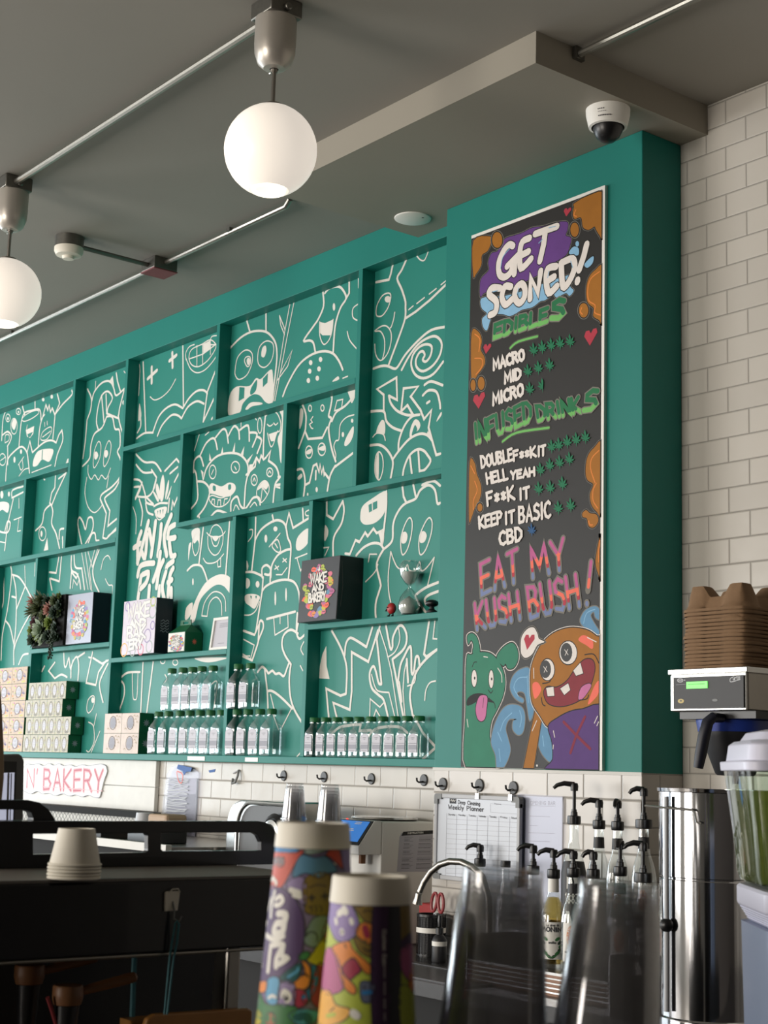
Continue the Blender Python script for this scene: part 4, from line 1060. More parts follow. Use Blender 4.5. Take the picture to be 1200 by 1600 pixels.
def emblem(mb, x, yc, zc, r, col='print_grey'):   # eight-point leaf emblem on a +x face
    P = []
    for k in range(16): q = r * (1 if k % 2 == 0 else .45); P.append((yc + q * math.cos(k * math.pi / 8), zc + q * math.sin(k * math.pi / 8)))
    mb.prism(P, lambda u, v, h: (x + h, u, v), .0004, col)
m_ = MB(); emblem(m_, x1, 3.53, zs4 + .045, .014, 'c_coral'); m_.build('side_emblem', t)
# picture frame
x0, x1, y0, z1 = -5.688, -5.529, 3.525, zs4 + .142
t = thing('picture_frame', 'small white picture frame holding a card beside the green gable box', 'frame', ((x0 + x1) / 2, y0 + .01, zs4))
MB().prism([(x0, zs4), (x1, zs4), (x1, z1), (x0, z1)], lambda u, v, h: (u, y0 + h + (v - zs4) * .12, v), .014, 'white', [[(x0 + .012, zs4 + .012), (x1 - .012, zs4 + .012), (x1 - .012, z1 - .012), (x0 + .012, z1 - .012)]]).build('moulding', t)
m_ = MB().prism([(x0 + .012, zs4 + .012), (x1 - .012, zs4 + .012), (x1 - .012, z1 - .012), (x0 + .012, z1 - .012)], lambda u, v, h: (u, y0 + .007 + h + (v - zs4) * .12, v), .003, 'label'); A = Art(m_, lambda u, v: (x0 + (x1 - x0) * u, zs4 + .142 * v), lambda u, v, h: (u, y0 + .007 - h + (v - zs4) * .12, v), h0=4e-4)
for k in range(3): A.stroke('print_grey', .003, [(.3, .80 - .05 * k), (.7, .81 - .05 * k)])
A.stroke('print_grey', .003, [(.35, .2), (.65, .2)]); m_.build('card', t, rec=False)
# hourglass and two tiny figures
hx, hy, hz = -4.337, 3.532, zs5
t = thing('hourglass', 'clear glass hourglass with pale glittering sand at the right end of the shelf', 'hourglass', (hx, hy, hz))
H = .205
prof = [(.002, .0), (.028, .003), (.0385, .022), (.040, .040), (.034, .066), (.018, .09), (.005, .1015), (.0045, .1065), (.018, .118), (.034, .142), (.040, .168), (.0385, .186), (.028, .2), (.002, H)]
MB().lathe(prof, (hx, hy, hz), 'glass', 28).build('glass', t)
MB().lathe([(0, .004), (.027, .006), (.036, .022), (.037, .036), (.028, .052), (0, .072)], (hx, hy, hz), 'silver_sand', 24).build('sand', t); MB().lathe([(0, .112), (.015, .12), (.030, .142), (.035, .158), (0, .160)], (hx, hy, hz), 'silver_sand', 24).build('sand', t)
tx, ty = -4.436, 3.530
t = thing('toy_figure', 'tiny round red figure with black limbs left of the hourglass', 'figurine', (tx, ty, zs5))
MB().sphere((tx, ty, zs5 + .032), .020, 'red', 16, 10, 1, .8, 1.05).build('body', t)
for s in (-1, 1):
    MB().tube([(tx + s * .008, ty, zs5 + .016), (tx + s * .011, ty - .002, zs5 + .006), (tx + s * .013, ty - .006, zs5 + .002)], [.003, .003, .005], 'black').build('leg', t); MB().tube([(tx + s * .018, ty, zs5 + .034), (tx + s * .027, ty - .003, zs5 + .028), (tx + s * .028, ty - .005, zs5 + .022)], .0028, 'black').build('arm', t)
MB().cyl((tx - .004, ty - .0175), .004, zs5 + .032, zs5 + .036, 'black', 8).build('face', t)
tx = -4.205
t = thing('toy_figure', 'tiny black mushroom-headed figure at the right end of the hourglass shelf', 'figurine', (tx, ty, zs5))
MB().lathe([(0, 0), (.020, .001), (.019, .008), (.010, .014), (.008, .026), (0, .028)], (tx, ty, zs5), 'soft_black', 18).build('body', t); MB().sphere((tx, ty, zs5 + .035), .026, 'black', 18, 10, 1, .9, .52).build('head', t)
# succulent planter
px0, px1, py0, pz0, pz1 = -7.32, -6.975, 3.40, zs3, zs3 + .255
t = thing('succulent_planter', 'dark box planter full of mixed succulents, one strand trailing over the shelf', 'plant', ((px0 + px1) / 2, 3.5, zs3))
mb = MB(); yf = 3.475
mb.box(px0, px1, yf, 3.5715, pz0, pz1, 'matte_black').build('planter_box', t, bev=.003)
rd = random.Random(4)
def rosette(c, n, rl, wd, col, up=.5, name='succulent'):
    m = MB(); c = Vector(c)
    for k in range(n):
        fr = k / n; a = k * 2.39996; el = math.radians(20 + 62 * (1 - fr) ** .8) if up else 0
        L = rl * (.35 + .65 * fr ** .6) ; out = Vector((math.cos(a), 0, math.sin(a))); nn = Vector((0, -1, 0)); d = (out * math.cos(el) + nn * math.sin(el)).normalized(); s = d.cross(nn).normalized() * wd * (.5 + .5 * fr)
        b = s.cross(d).normalized() * wd * .25
        pr = [(0, .35), (.3, .8), (.6, 1), (.85, .6), (1, .05)]
        m.loft([[c + d * L * q + s * w_ + b * 0, c + d * L * q + b * (w_ + .1), c + d * L * q - s * w_, c + d * L * q - b * (w_ + .1)] for q, w_ in pr], col)
    m.build(name, t)
for (u, v, n, rl, wd, col) in ((.42, .30, 26, .052, .013, 'leaf_sage'), (.62, .70, 20, .036, .010, 'leaf_rose'), (.22, .46, 18, .036, .012, 'leaf_red'), (.66, .42, 24, .034, .010, 'leaf_lime'), (.80, .86, 22, .034, .009, 'leaf_olive'), (.30, .74, 30, .06, .005, 'leaf_olive'), (.38, .92, 26, .05, .005, 'leaf_olive'), (.46, .57, 20, .032, .012, 'leaf_olive'), (.16, .10, 20, .036, .012, 'leaf_dark'), (.80, .62, 20, .034, .010, 'leaf_dark'), (.86, .30, 22, .03, .008, 'leaf_dark'), (.28, .20, 18, .03, .009, 'leaf_lime'), (.62, .14, 20, .032, .009, 'leaf_dark'), (.06, .70, 22, .045, .004, 'leaf_olive'), (.12, .9, 20, .045, .005, 'leaf_rose'), (.56, .88, 20, .034, .008, 'leaf_dark'), (.1, .3, 18, .03, .009, 'leaf_lime'), (.45, .06, 16, .026, .008, 'leaf_sage'), (.9, .1, 16, .028, .008, 'leaf_dark'), (.93, .75, 16, .026, .008, 'leaf_dark')):
    rosette((px0 + (px1 - px0) * u, yf - .012, pz0 + .014 + (pz1 - pz0) * .96 * v), n + 6, rl * 1.45, wd * 1.3, col)
for k in range(56): rosette((px0 + (px1 - px0) * rd.uniform(.02, .97), yf - .002, pz0 + .01 + (pz1 - pz0) * rd.uniform(.03, .98)), 14, rd.uniform(.026, .038), rd.uniform(.006, .010), ('leaf_dark', 'leaf_olive', 'leaf_dark', 'leaf_lime')[k % 4])
m = MB()
for k in range(60):
    f = k / 60; m.sphere((px1 - .055 + rd.uniform(-.022, .022) * (1 - .4 * f), yf - .018 - .02 * math.sin(min(1, f * 2.4) * 1.57) + rd.uniform(-.006, .006), pz0 + .11 - .18 * f), .0055, 'leaf_dark', 7, 5)
m.build('trailing_strand', t)
# ---- small bakery boxes
G1, G2, G3 = 'slim green boxes stacked at the left end of the ledge', 'wider boxes stacked at the far left', 'gold-fronted boxes by the bottles'
mat('doodle_pale', (158, 146, 114), .45, noise=.4, scale=90); mat('doodle_warm', (172, 138, 98), .45, noise=.55, scale=45); mat('gold_front', (180, 152, 128), .35, noise=.35, scale=22)
def small_box(w, h, d, front, kind):
    r = proto('bakery_box', '-', 'box'); b = MB().box(-w / 2, w / 2, 0, d, 0, h, 'box_green').build('carton', r, bev=.0008)
    m = MB().box(-w / 2 + .0008, w / 2 - .0008, -.0006, 0, .0008, h - .0008, front); A = Art(m, lambda u, v: (u * w, v * h), lambda u, v, hh: (u, -.0006 - hh, v), h0=1e-4, step=1e-5); q = random.Random(kind)
    if kind == 0:
        A.stroke('ink', .0034, ell(0, .5, .27, .36, 14), True, False); A.fill('label', ell(0, .5, .20, .28, 12), False); [A.stroke('print_grey', .0016, [(-.12, .42 + .13 * k), (-.04, .47 + .13 * k), (.04, .41 + .13 * k), (.12, .46 + .13 * k)]) for k in range(3)]; A.stroke('ink', .0026, [(-.24, .16), (0, .08), (.24, .16)])
        for k in range(8): A.stroke(('p_lime', 'p_pale', 'p_olive')[k % 3], .0045, [(-.42 + .84 * (k % 2) + q.uniform(-.04, .04), .12 * k + q.uniform(0, .1)), (-.40 + .8 * (k % 2), .12 * k + .08)])
    else:
        if kind == 1:
            for k in range(14): A.fill(('p_lime', 'p_orange', 'p_pink', 'p_yellow', 'p_olive', 'p_plum')[k % 6], ell(q.uniform(-.42, .42), q.uniform(.1, .9), .05, .06, 7), False)
        for k in range(10): x = q.uniform(-.35, .35); z = q.uniform(.15, .85); A.stroke('p_mauve' if kind == 1 else 'p_olive', .0028, [(x, z), (x + .06, z + .05), (x + .1, z - .02)])
        A.stroke('ink', .0026, ell(0, .52, .2, .34, 14), True, False); A.fill('label' if kind == 1 else 'print_grey', ell(0, .52, .17, .30, 12), False); A.text('WAKE', (-.14, .55), (.14, .56), (-.14, .72), .0020, [(99, 'print_grey')]); A.text('BAKE', (-.14, .32), (.14, .33), (-.14, .48), .0020, [(99, 'print_grey')])
    m.build('printed_front', r, rec=False); m = MB(); emblem(m, w / 2, d / 2 + .002, h * .52, h * .2); m.build('side_emblem', r); return r
F1 = {}
pb = small_box(.0826, .0870, .068, 'doodle_pale', 0); pb['group'] = G1; BY = 3.501
xr4 = onY(106, 1176, BY).x
for row, (n, pxr) in enumerate(((6, 106.2), (6, 110.5), (5, 97), (5, 103))):
    xr = onY(pxr, (1165, 1138, 1110, 1083)[row], BY).x
    for k in range(n): place(F1, pb, (xr - .0415 - .0832 * k, BY, zl + .0876 * row), 'slim green box with oval front, %s from right in the %s row of its stack' % (ORD[k], ('bottom', 'second', 'third', 'top')[row]))
pc = small_box(.176, .0870, .068, 'doodle_warm', 1); pc['group'] = G2; F2 = {}
xr = onY(106.2, 1165, BY).x - 6 * .0832 - .006
for row in range(5):
    for k in range(2): place(F2, pc, (xr - .088 - .1768 * k + (0, .002, -.001, .002, .001)[row], BY, zl + .0876 * row), 'wide doodle-fronted box, %s column of the far left stack, %s row up' % (('right', 'left')[k], ORD[row]))
pd = small_box(.164, .092, .068, 'gold_front', 2); pd['group'] = G3; F3 = {}
xr = onY(215.3, 1178, BY).x
for row in range(2):
    for k in range(2): place(F3, pd, (xr - .082 - .1648 * k, BY, zl + .0926 * row), 'square gold-fronted box beside the bottles, %s %s of the four' % (('lower', 'upper')[row], ('right', 'left')[k]))
# ---- square juice bottles
def bottle(s, h, capr):
    r = proto('juice_bottle', '-', 'bottle'); a = s / 2; n = 24
    def sec(z, q, sq):   # sq 0 circle .. 1 rounded square
        out = []
        for k in range(n):
            t = 2 * math.pi * k / n; c, sn = math.cos(t), math.sin(t); e = 2 + 4.5 * sq; l = (abs(c) ** e + abs(sn) ** e) ** (-1 / e); out.append((q * l * c, q * l * sn, z * h))
        return out
    b = MB(); nk = capr * .82
    b.loft([sec(0, a * .80, 1), sec(.012, a * .94, 1), sec(.05, a, 1), sec(.10, a * .985, 1), sec(.30, a * .985, 1), sec(.52, a * .985, 1), sec(.60, a, .9), sec(.68, a * .88, .6), sec(.76, a * .66, .25), sec(.82, nk * 1.05, 0), sec(.845, nk, 0), sec(.85, nk * 1.22, 0), sec(.865, nk * 1.22, 0), sec(.87, nk, 0), sec(.90, nk, 0)], 'clear_plastic'); b.build('body', r)
    b = MB().lathe([(capr * .95, .885 * h), (capr, .89 * h), (capr, .985 * h), (capr * .93, h), (0, h)], (0, 0, 0), 'green_cap', 24)
    for k in range(24): t = k * math.pi / 12; b.tube([(capr * math.cos(t), capr * math.sin(t), .893 * h), (capr * math.cos(t), capr * math.sin(t), .975 * h)], .0006, 'green_cap', 4)
    b.build('cap', r)
    w = a * .80; z0, z1 = .14 * h, .50 * h; P = [(-w, z0), (w, z0), (w, z1)] + [(w * math.cos(q) * 1, z1 + w * .55 * math.sin(q)) for q in [math.pi * j / 8 for j in range(1, 8)]] + [(-w, z1)]
    b = MB().prism(P, lambda u, v, hh: (u, -a * .986 - hh, v), .0007, 'label'); A = Art(b, lambda u, v: (u * w, z0 + (z1 - z0) * v), lambda u, v, hh: (u, -a * .986 - .0007 - hh, v), h0=1e-4, step=1e-5)
    A.stroke('ink', .0016, [(-.4, .95), (.4, .95)]); A.stroke('ink', .0012, [(-.2, .85), (.2, .85)]); A.stroke('ink', .001, [(-.9, .6), (.9, .6)]); A.fill('print_grey', [(-.98, .2), (.98, .2), (.98, .5), (-.98, .5)], False); A.stroke('ink', .001, [(-.6, .1), (.6, .1)])
    b.build('label', r, rec=False); return r
GB = 'large juice bottles with green caps in the middle of the ledge'; GS = 'small juice bottles with green caps in the right-hand cubby'
pl = bottle(.0715, .190, .0195); pl['group'] = GB; FB = {}
yb = 3.534
low = [248.6, 264, 282, 297.4, 313.6, 329.6, 346.5]; lowr = [371, 388, 407, 425]
for i, px in enumerate(low): place(FB, pl, (onY(px, 1110, yb).x, yb, zl), 'large clear bottle, %s from left in the lower row left of the post' % ORD[i])
for i, px in enumerate(lowr): place(FB, pl, (onY(px, 1110, yb).x, yb, zl), 'large clear bottle, %s from left in the lower row right of the post' % ORD[i])
for i, px in enumerate([269.4, 286.6, 301.4, 316, 333.4]): place(FB, pl, (onY(px, 1042, yb).x, yb, zl + .1902), 'large clear bottle, %s from left in the upper row left of the post' % ORD[i])
for i, px in enumerate([373, 392]): place(FB, pl, (onY(px, 1036, yb).x, yb, zl + .1902), 'large clear bottle, %s one of two in the upper row right of the post' % ('left', 'right')[i])
ps = bottle(.0575, .152, .0195); ps['group'] = GS; FS = {}
for i, q in enumerate([60, 148, 233, 320, 406, 500, 592, 687, 783, 877]): place(FS, ps, (onY(480 + q * .2, 1120, yb).x, yb, zl), 'small clear bottle, %s from left in the row in the right-hand cubby' % ORD[i])
# ------------------------------------------------------------------ things on the tiled wall
def hook(px, py, Y, label):
    p = onY(px, py, Y); t = thing('wall_hook', label, 'hook', (p.x, Y, p.z), 'round black wall hooks under the shelf')
    MB().lathe([(0, 0), (.021, 0), (.021, .004), (.019, .006), (0, .006)], (0, 0, 0), 'dark_grey', 24).build('plate', t)
    b = t.children[0]; b.rotation_euler = (math.pi / 2, 0, 0); b.location = (0, 0, 0)
    for v in b.data.vertices: v.co = v.co + Vector((p.x, Y, p.z))
    MB().tube([(p.x, Y - .005, p.z - .006), (p.x, Y - .026, p.z - .008), (p.x, Y - .034, p.z - .003), (p.x, Y - .036, p.z + .008)], .0034, 'black').build('hook', t)
HK = ['leftmost black hook on the tiles, above the left clear cup tower', 'black hook above the right clear cup tower', 'black hook above the white sealing machine screen', 'black hook just left of the pier corner', 'first black hook on the pier, left of the planner clips', 'black hook holding the left clip of the planner', 'black hook holding the right clip of the planner']
for i, (px, py) in enumerate(((444, 1212), (507, 1214), (581, 1217), (663, 1219))): hook(px, py, YW, HK[i])
for i, (px, py) in enumerate(((693, 1225), (750, 1227), (803, 1231))): hook(px, py, YC, HK[4 + i])
p = onY(372, 1213, YW); t = thing('wall_hook', 'translucent grey curved hook on the tiles left of the black hooks', 'hook', (p.x, YW, p.z))
MB().tube([(p.x - .03, YW - .006, p.z - .012), (p.x - .012, YW - .02, p.z - .030), (p.x + .010, YW - .02, p.z - .026), (p.x + .018, YW - .014, p.z), (p.x + .012, YW - .006, p.z + .026)], .005, 'grey', 8).tube([(p.x - .03, YW - .004, p.z + .012), (p.x + .01, YW - .002, p.z + .026)], .003, 'light_grey').build('hook', t)
# weekly planner
X0, X1, Z0, Z1 = -3.977, -3.566, 1.160, 1.4365
t = thing('planner_board', 'white weekly planner board with grey rounded frame hanging from two hooks on the pier', 'whiteboard', ((X0 + X1) / 2, YC - .012, Z0)); yp = YC - .030
MB().box(X0 + .008, X1 - .008, yp + .006, yp + .012, Z0 + .006, Z1 - .006, 'cool_white').build('panel', t)
for a in ((X0 + .02, X1 - .02, Z1 - .014, Z1), (X0 + .02, X1 - .02, Z0, Z0 + .014), (X0, X0 + .013, Z0 + .02, Z1 - .02), (X1 - .013, X1, Z0 + .02, Z1 - .02)): MB().box(a[0], a[1], yp, yp + .014, a[2], a[3], 'light_grey').build('frame_rail', t, bev=.002)
def corner(cx, cz, sx, sz):
    P = [(cx, cz + sz * .034), (cx + sx * .0, cz + sz * .010)] + [(cx + sx * (.010 - .010 * math.cos(q)), cz + sz * (.010 - .010 * math.sin(q))) for q in [math.pi / 2 * j / 5 for j in range(6)]] + [(cx + sx * .036, cz), (cx + sx * .036, cz + sz * .018), (cx + sx * .017, cz + sz * .018), (cx + sx * .017, cz + sz * .034)]
    MB().prism(P, lambda u, v, h: (u, yp - .002 + h, v), .018, 'grey').build('corner_cap', t)
for cx, cz, sx, sz in ((X0, Z0, 1, 1), (X1, Z0, -1, 1), (X0, Z1, 1, -1), (X1, Z1, -1, -1)): corner(cx, cz, sx, sz)
m_ = MB(); A = Art(m_, lambda px, py: (lambda w: (w.x, w.z))(onY(px, py, yp + .006)), lambda u, v, h: (u, yp + .006 - h, v), step=5e-6)
cp = lambda x, y: (640 + x * .18333, 1220 + y * .18333)
A.fill('ink', [cp(*q) for q in ((342, 150), (398, 152), (398, 195), (342, 193))], False); A.stroke('white', .0016, [cp(*q) for q in ((350, 172), (358, 160), (364, 176), (372, 162), (380, 176), (390, 164))])
A.text('Deep Cleaning', cp(415, 197), cp(600, 212), cp(415, 165), .0022, [(99, 'ink')]); A.text('Weekly Planner', cp(332, 240), cp(632, 262), cp(332, 204), .0026, [(99, 'ink')])
P = [cp(*q) for q in ((690, 195), (945, 212), (945, 285), (690, 268))]; A.stroke('print_grey', .0007, P, True, False); A.text('Name', cp(725, 200), cp(780, 204), cp(725, 190), .001, [(99, 'print_grey')])
cx = [318, 403, 492, 578, 668, 762, 855, 950]; sl = lambda x: (x - 330) * .055
for k in range(8): A.stroke('print_grey', .0009, [cp(cx[k], 280 + sl(cx[k])), cp(cx[k] - 12, 840 + sl(cx[k]))], False, False)
for k in range(14): A.stroke('print_grey', .0007, [cp(322 - k * .8, 325 + k * 42), cp(945 - k * .8, 358 + k * 41)], False, False)
for k, s in enumerate(('Sunday', 'Monday', 'Tuesday', 'Wednesday', 'Thursday', 'Friday', 'Saturday')):
    s = s.replace('F', 'F'); A.text(s, cp(cx[k] + 14, 293 + sl(cx[k])), cp(cx[k] + 74, 297 + sl(cx[k])), cp(cx[k] + 14, 279 + sl(cx[k])), .0009, [(99, 'ink')], gap=1.2)
m_.build('printing', t, rec=False)
for px in (745, 797):
    p = onY(px, 1238, YC - .036); MB().box(p.x - .008, p.x + .008, yp - .006, yp + .014, Z1 - .012, Z1 + .006, 'steel').tube([(p.x, yp - .003, Z1), (p.x + .002, yp - .006, Z1 + .014), (p.x + .004, YC - .030, Z1 + .022)], .0015, 'steel', 6).build('clip', t)
# paper notice in a plastic sleeve beside the planner
t = thing('paper_notice', 'printed white notice in a clear sleeve hanging half behind the planner board', 'paper', (-3.5, YC - .003, 1.1))
X0, X1, Z0, Z1 = -3.60, -3.405, 1.08, 1.440
MB().box(X0, X1, YC - .004, YC - .002, Z0, Z1, 'cool_white').build('sheet', t)
MB().prism([(X0 - .004, Z0), (X1 + .006, Z0), (X1 + .008, Z1 - .02), (X1 + .004, Z1 + .004), (X0, Z1 + .006)], lambda u, v, h: (u, YC - .008 + h, v), .002, 'sleeve').build('sleeve', t)
m_ = MB(); A = Art(m_, lambda px, py: (lambda w: (w.x, w.z))(onY(px, py, YC - .004)), lambda u, v, h: (u, YC - .004 - h, v), step=5e-6, h0=1e-4); cp = lambda x, y: (820 + x * .2, 1210 + y * .2)
A.text('OPENING BAR', cp(45, 235), cp(238, 240), cp(45, 208), .0018, [(99, 'print_grey')]); A.stroke('print_grey', .0012, [cp(45, 243), cp(238, 250)], False, False)
for x0, x1, y in ((40, 215, 325), (40, 115, 398), (30, 245, 455), (40, 200, 520)):
    for j in range(int((x1 - x0) / 16)): A.stroke('print_grey', .0016, [cp(x0 + 16 * j, y + j * .6), cp(x0 + 16 * j + 11, y + j * .6)], False, False)
m_.build('printing', t, rec=False)
# bakery sign on white boards
t = thing('bakery_sign', 'whitewashed plank sign with red BAKERY lettering on a scalloped plaque under the shelf', 'sign', (-6.9, YW, 1.31))
bx0 = onY(36, 1190, YW - .02).x; bx1 = onY(243, 1225, YW - .02).x
for z0, z1 in ((1.405, 1.5215), (1.297, 1.403)): MB().box(bx0 - .4, bx1, YW - .022, YW - .002, z0, z1, 'white_wood').build('plank', t, bev=.002)
ys = YW - .030; cp = lambda x, y: (x * .2, 1170 + y * .2)
pl_ = [(150, 190), (185, 145), (215, 120), (250, 125), (300, 118), (340, 135), (380, 115), (420, 130), (460, 118), (500, 135), (545, 125), (590, 140), (640, 125), (690, 135), (740, 125), (790, 120), (825, 135), (835, 175), (810, 250), (790, 330), (775, 378), (740, 380), (690, 362), (640, 375), (590, 358), (540, 368), (490, 350), (430, 365), (380, 345), (330, 350), (290, 330), (240, 350), (190, 330), (150, 300)]
pw = [(lambda w: (w.x, w.z))(onY(*cp(*q), ys)) for q in pl_]
MB().prism(pw, lambda u, v, h: (u, ys + h, v), .008, 'white').build('plaque', t)
m_ = MB(); A = Art(m_, lambda px, py: (lambda w: (w.x, w.z))(onY(px, py, ys)), lambda u, v, h: (u, ys - h, v), step=2e-5, h0=1e-4); mat('sign_red', (178, 60, 78), .5); mat('sign_pink', (222, 160, 166), .5)
A.stroke('print_grey', .003, [cp(*q) for q in pl_], True)
A.text("N'", cp(210, 300), cp(292, 302), cp(215, 160), .020, [(99, 'sign_pink')]); A.text("N'", cp(210, 300), cp(292, 302), cp(215, 160), .0085, [(99, 'sign_red')])
for w_, c_ in ((.022, 'sign_pink'), (.0095, 'sign_red')): A.text('BAKERY', cp(340, 318), cp(800, 335), cp(345, 160), w_, [(99, c_)])
A.stroke('sign_pink', .004, [cp(330, 295), cp(560, 312), cp(800, 330)])
m_.build('lettering', t, rec=False)
# paper sheet in a plastic bag, held with blue tape
t = thing('hanging_bag', 'crumpled clear plastic sleeve with papers taped to the tiles beside the plank sign', 'bag', (-6.0, YW - .004, 1.25))
cp = lambda x, y: (220 + x * .2, 1180 + y * .2); f = lambda x, y, Y=YW - .012: (lambda w: (w.x, w.z))(onY(*cp(x, y), Y))
MB().prism([f(*q) for q in ((205, 150), (240, 90), (310, 75), (420, 110), (455, 140), (445, 300), (430, 640), (150, 640), (180, 330))], lambda u, v, h: (u, YW - .014 + h, v), .006, 'sleeve').build('sleeve', t)
m_ = MB().prism([f(*q) for q in ((215, 180), (430, 180), (415, 640), (175, 640))], lambda u, v, h: (u, YW - .008 + h, v), .003, 'label'); A = Art(m_, lambda x, y: f(x, y), lambda u, v, h: (u, YW - .0145 - h, v), step=2e-5, h0=1e-4); rd = random.Random(2)
for k in range(26):
    y = 190 + k * 15; A.stroke('light_grey', .003, [(215 - (y - 180) * .08 + 40 * j + rd.uniform(-8, 8), y + rd.uniform(-9, 9)) for j in range(5)])
A.stroke('c_coral', .004, [(285, 130), (300, 200), (325, 215), (330, 150), (290, 125)]); m_.build('papers', t, rec=False)
MB().prism([f(*q) for q in ((300, 72), (408, 98), (400, 128), (365, 130), (345, 158), (335, 125), (290, 105))], lambda u, v, h: (u, YW - .018 + h, v), .0015, 'blue_tape').build('blue_tape', t)
w = [f(*q) for q in ((512, 118), (566, 108), (560, 130), (520, 136))]
tag(MB().prism(w, lambda u, v, h: (u, YW - .0015 + h, v), .001, 'blue_tape').build('blue_tape'), 'small torn scrap of blue tape alone on a tile right of the hanging bag', 'tape')
# ------------------------------------------------------------------ back counter and the things on it
CZ = .92
t = thing('back_counter', 'dark worktop with steel sink along the tiled wall under the planner', 'counter', (-3.4, 3.2, 0))
MB().box(-5.0, CL - .002, 2.90, YW - .001, CZ - .04, CZ, 'counter').box(CL - .002, -1.2, 2.90, YC - .001, CZ - .04, CZ, 'counter').box(CRX + .002, -1.2, YC - .001, YW - .001, CZ - .04, CZ, 'counter').build('worktop', t)
MB().box(-4.98, -1.25, 2.96, YC - .02, .1, CZ - .04, 'matte_black').build('cabinet', t)
sk = MB()
sk.prism([(-4.02, 2.925), (-3.30, 2.925), (-3.30, 3.16), (-4.02, 3.16)], lambda u, v, h: (u, v, CZ + h), .004, 'dark_steel', [[(-3.99, 2.95), (-3.33, 2.95), (-3.33, 3.135), (-3.99, 3.135)]])
sk.build('sink_rim', t); MB().box(-3.99, -3.33, 2.95, 3.135, CZ + .0005, CZ + .001, 'dark_steel').build('sink_basin', t)
# faucet
t = thing('faucet', 'brushed steel gooseneck faucet arching in front of the planner board', 'faucet', (-3.46, 3.2, CZ))
pp = [onY(a, b, 3.15) for a, b in ((656, 1394), (660, 1378), (668, 1362), (679, 1351), (692, 1346), (707, 1347), (722, 1355), (734, 1370))]
pp = [Vector((p.x, 3.15 + .05 * i / 7, p.z)) for i, p in enumerate(pp)]; e = pp[-1]
pts = [Vector(q) for q in pp] + [Vector((e.x + .03, 3.20, e.z - .06)), Vector((e.x + .036, 3.20, CZ + .02))]
MB().tube(pts, .0105, 'brushed', 12).build('neck', t)
a, b = onY(655, 1396, 3.15), onY(652, 1412, 3.15); MB().tube([a, a * .5 + b * .5, b], [.011, .012, .0165], 'brushed', 14).build('spray_head', t)
MB().cyl((e.x + .036, 3.20), .026, CZ, CZ + .03, 'brushed', 20, .02).build('base', t)
# pencil cup with scissors, dropper bottle
px, py = -3.944, 3.34
t = thing('pencil_cup', 'black wire mesh pencil cup with a white label band beside the faucet', 'cup', (px, py, CZ)); R = .046
b = MB().lathe([(0, 0), (R, 0), (R, .006)], (px, py, CZ), 'black', 28)
for k in range(28):
    q = k * 6.2832 / 28; b.tube([(px + R * math.cos(q), py + R * math.sin(q), CZ + .004), (px + R * math.cos(q), py + R * math.sin(q), CZ + .125)], .0012, 'black', 4)
for k in range(14): b.lathe([(R - .001, .01 + .008 * k), (R + .001, .0105 + .008 * k)], (px, py, CZ), 'black', 28)
b.lathe([(R - .003, .122), (R + .002, .122), (R + .002, .13), (R - .003, .13), (R - .003, .122)], (px, py, CZ), 'black', 28).lathe([(R - .004, .0), (R - .003, .12)], (px, py, CZ), 'soft_black', 28).build('mesh_body', t)
MB().lathe([(R + .0022, .072), (R + .0022, .088)], (px, py, CZ), 'white', 28).build('label_band', t)
t = thing('scissors', 'red handled scissors standing in the black mesh pencil cup', 'scissors', (px + .02, py, CZ + .01))
MB().prism([(px + .010, CZ + .012), (px + .022, CZ + .012), (px + .03, CZ + .135), (px + .014, CZ + .135)], lambda u, v, h: (u, py - .004 + h, v), .003, 'steel').build('blades', t)
for dx, tl in ((-.004, .25), (.030, -.05)):
    q = [(px + .020 + dx + .013 * math.cos(a) + tl * .02 * math.sin(a), py - .003, CZ + .168 + .030 * math.sin(a)) for a in [k * 6.2832 / 14 for k in range(15)]]
    MB().tube(q, .0052, 'scissor_red', 8).build('finger_loop', t)
bx_, by_ = onY(686, 1498, 3.24).x, 3.24
t = thing('dropper_bottle', 'small black dropper bottle with a white label in front of the pencil cup', 'bottle', (bx_, by_, CZ))
MB().lathe([(0, 0), (.022, 0), (.0235, .004), (.0235, .066), (.018, .078), (.010, .084), (.010, .092), (0, .092)], (bx_, by_, CZ), 'soft_black', 24).build('body', t)
MB().lathe([(.0125, .088), (.0125, .104), (.006, .108), (.008, .128), (.005, .142), (0, .144)], (bx_, by_, CZ), 'black', 18).build('dropper', t); MB().lathe([(.0238, .050), (.0238, .064)], (bx_, by_, CZ), 'white', 24).build('label_band', t)
tag(MB().box(-4.105, -4.03, 3.42, 3.5, CZ, CZ + .15, 'red').build('red_carton', bev=.003), 'small dark red carton on the counter left of the mesh pencil cup', 'carton')
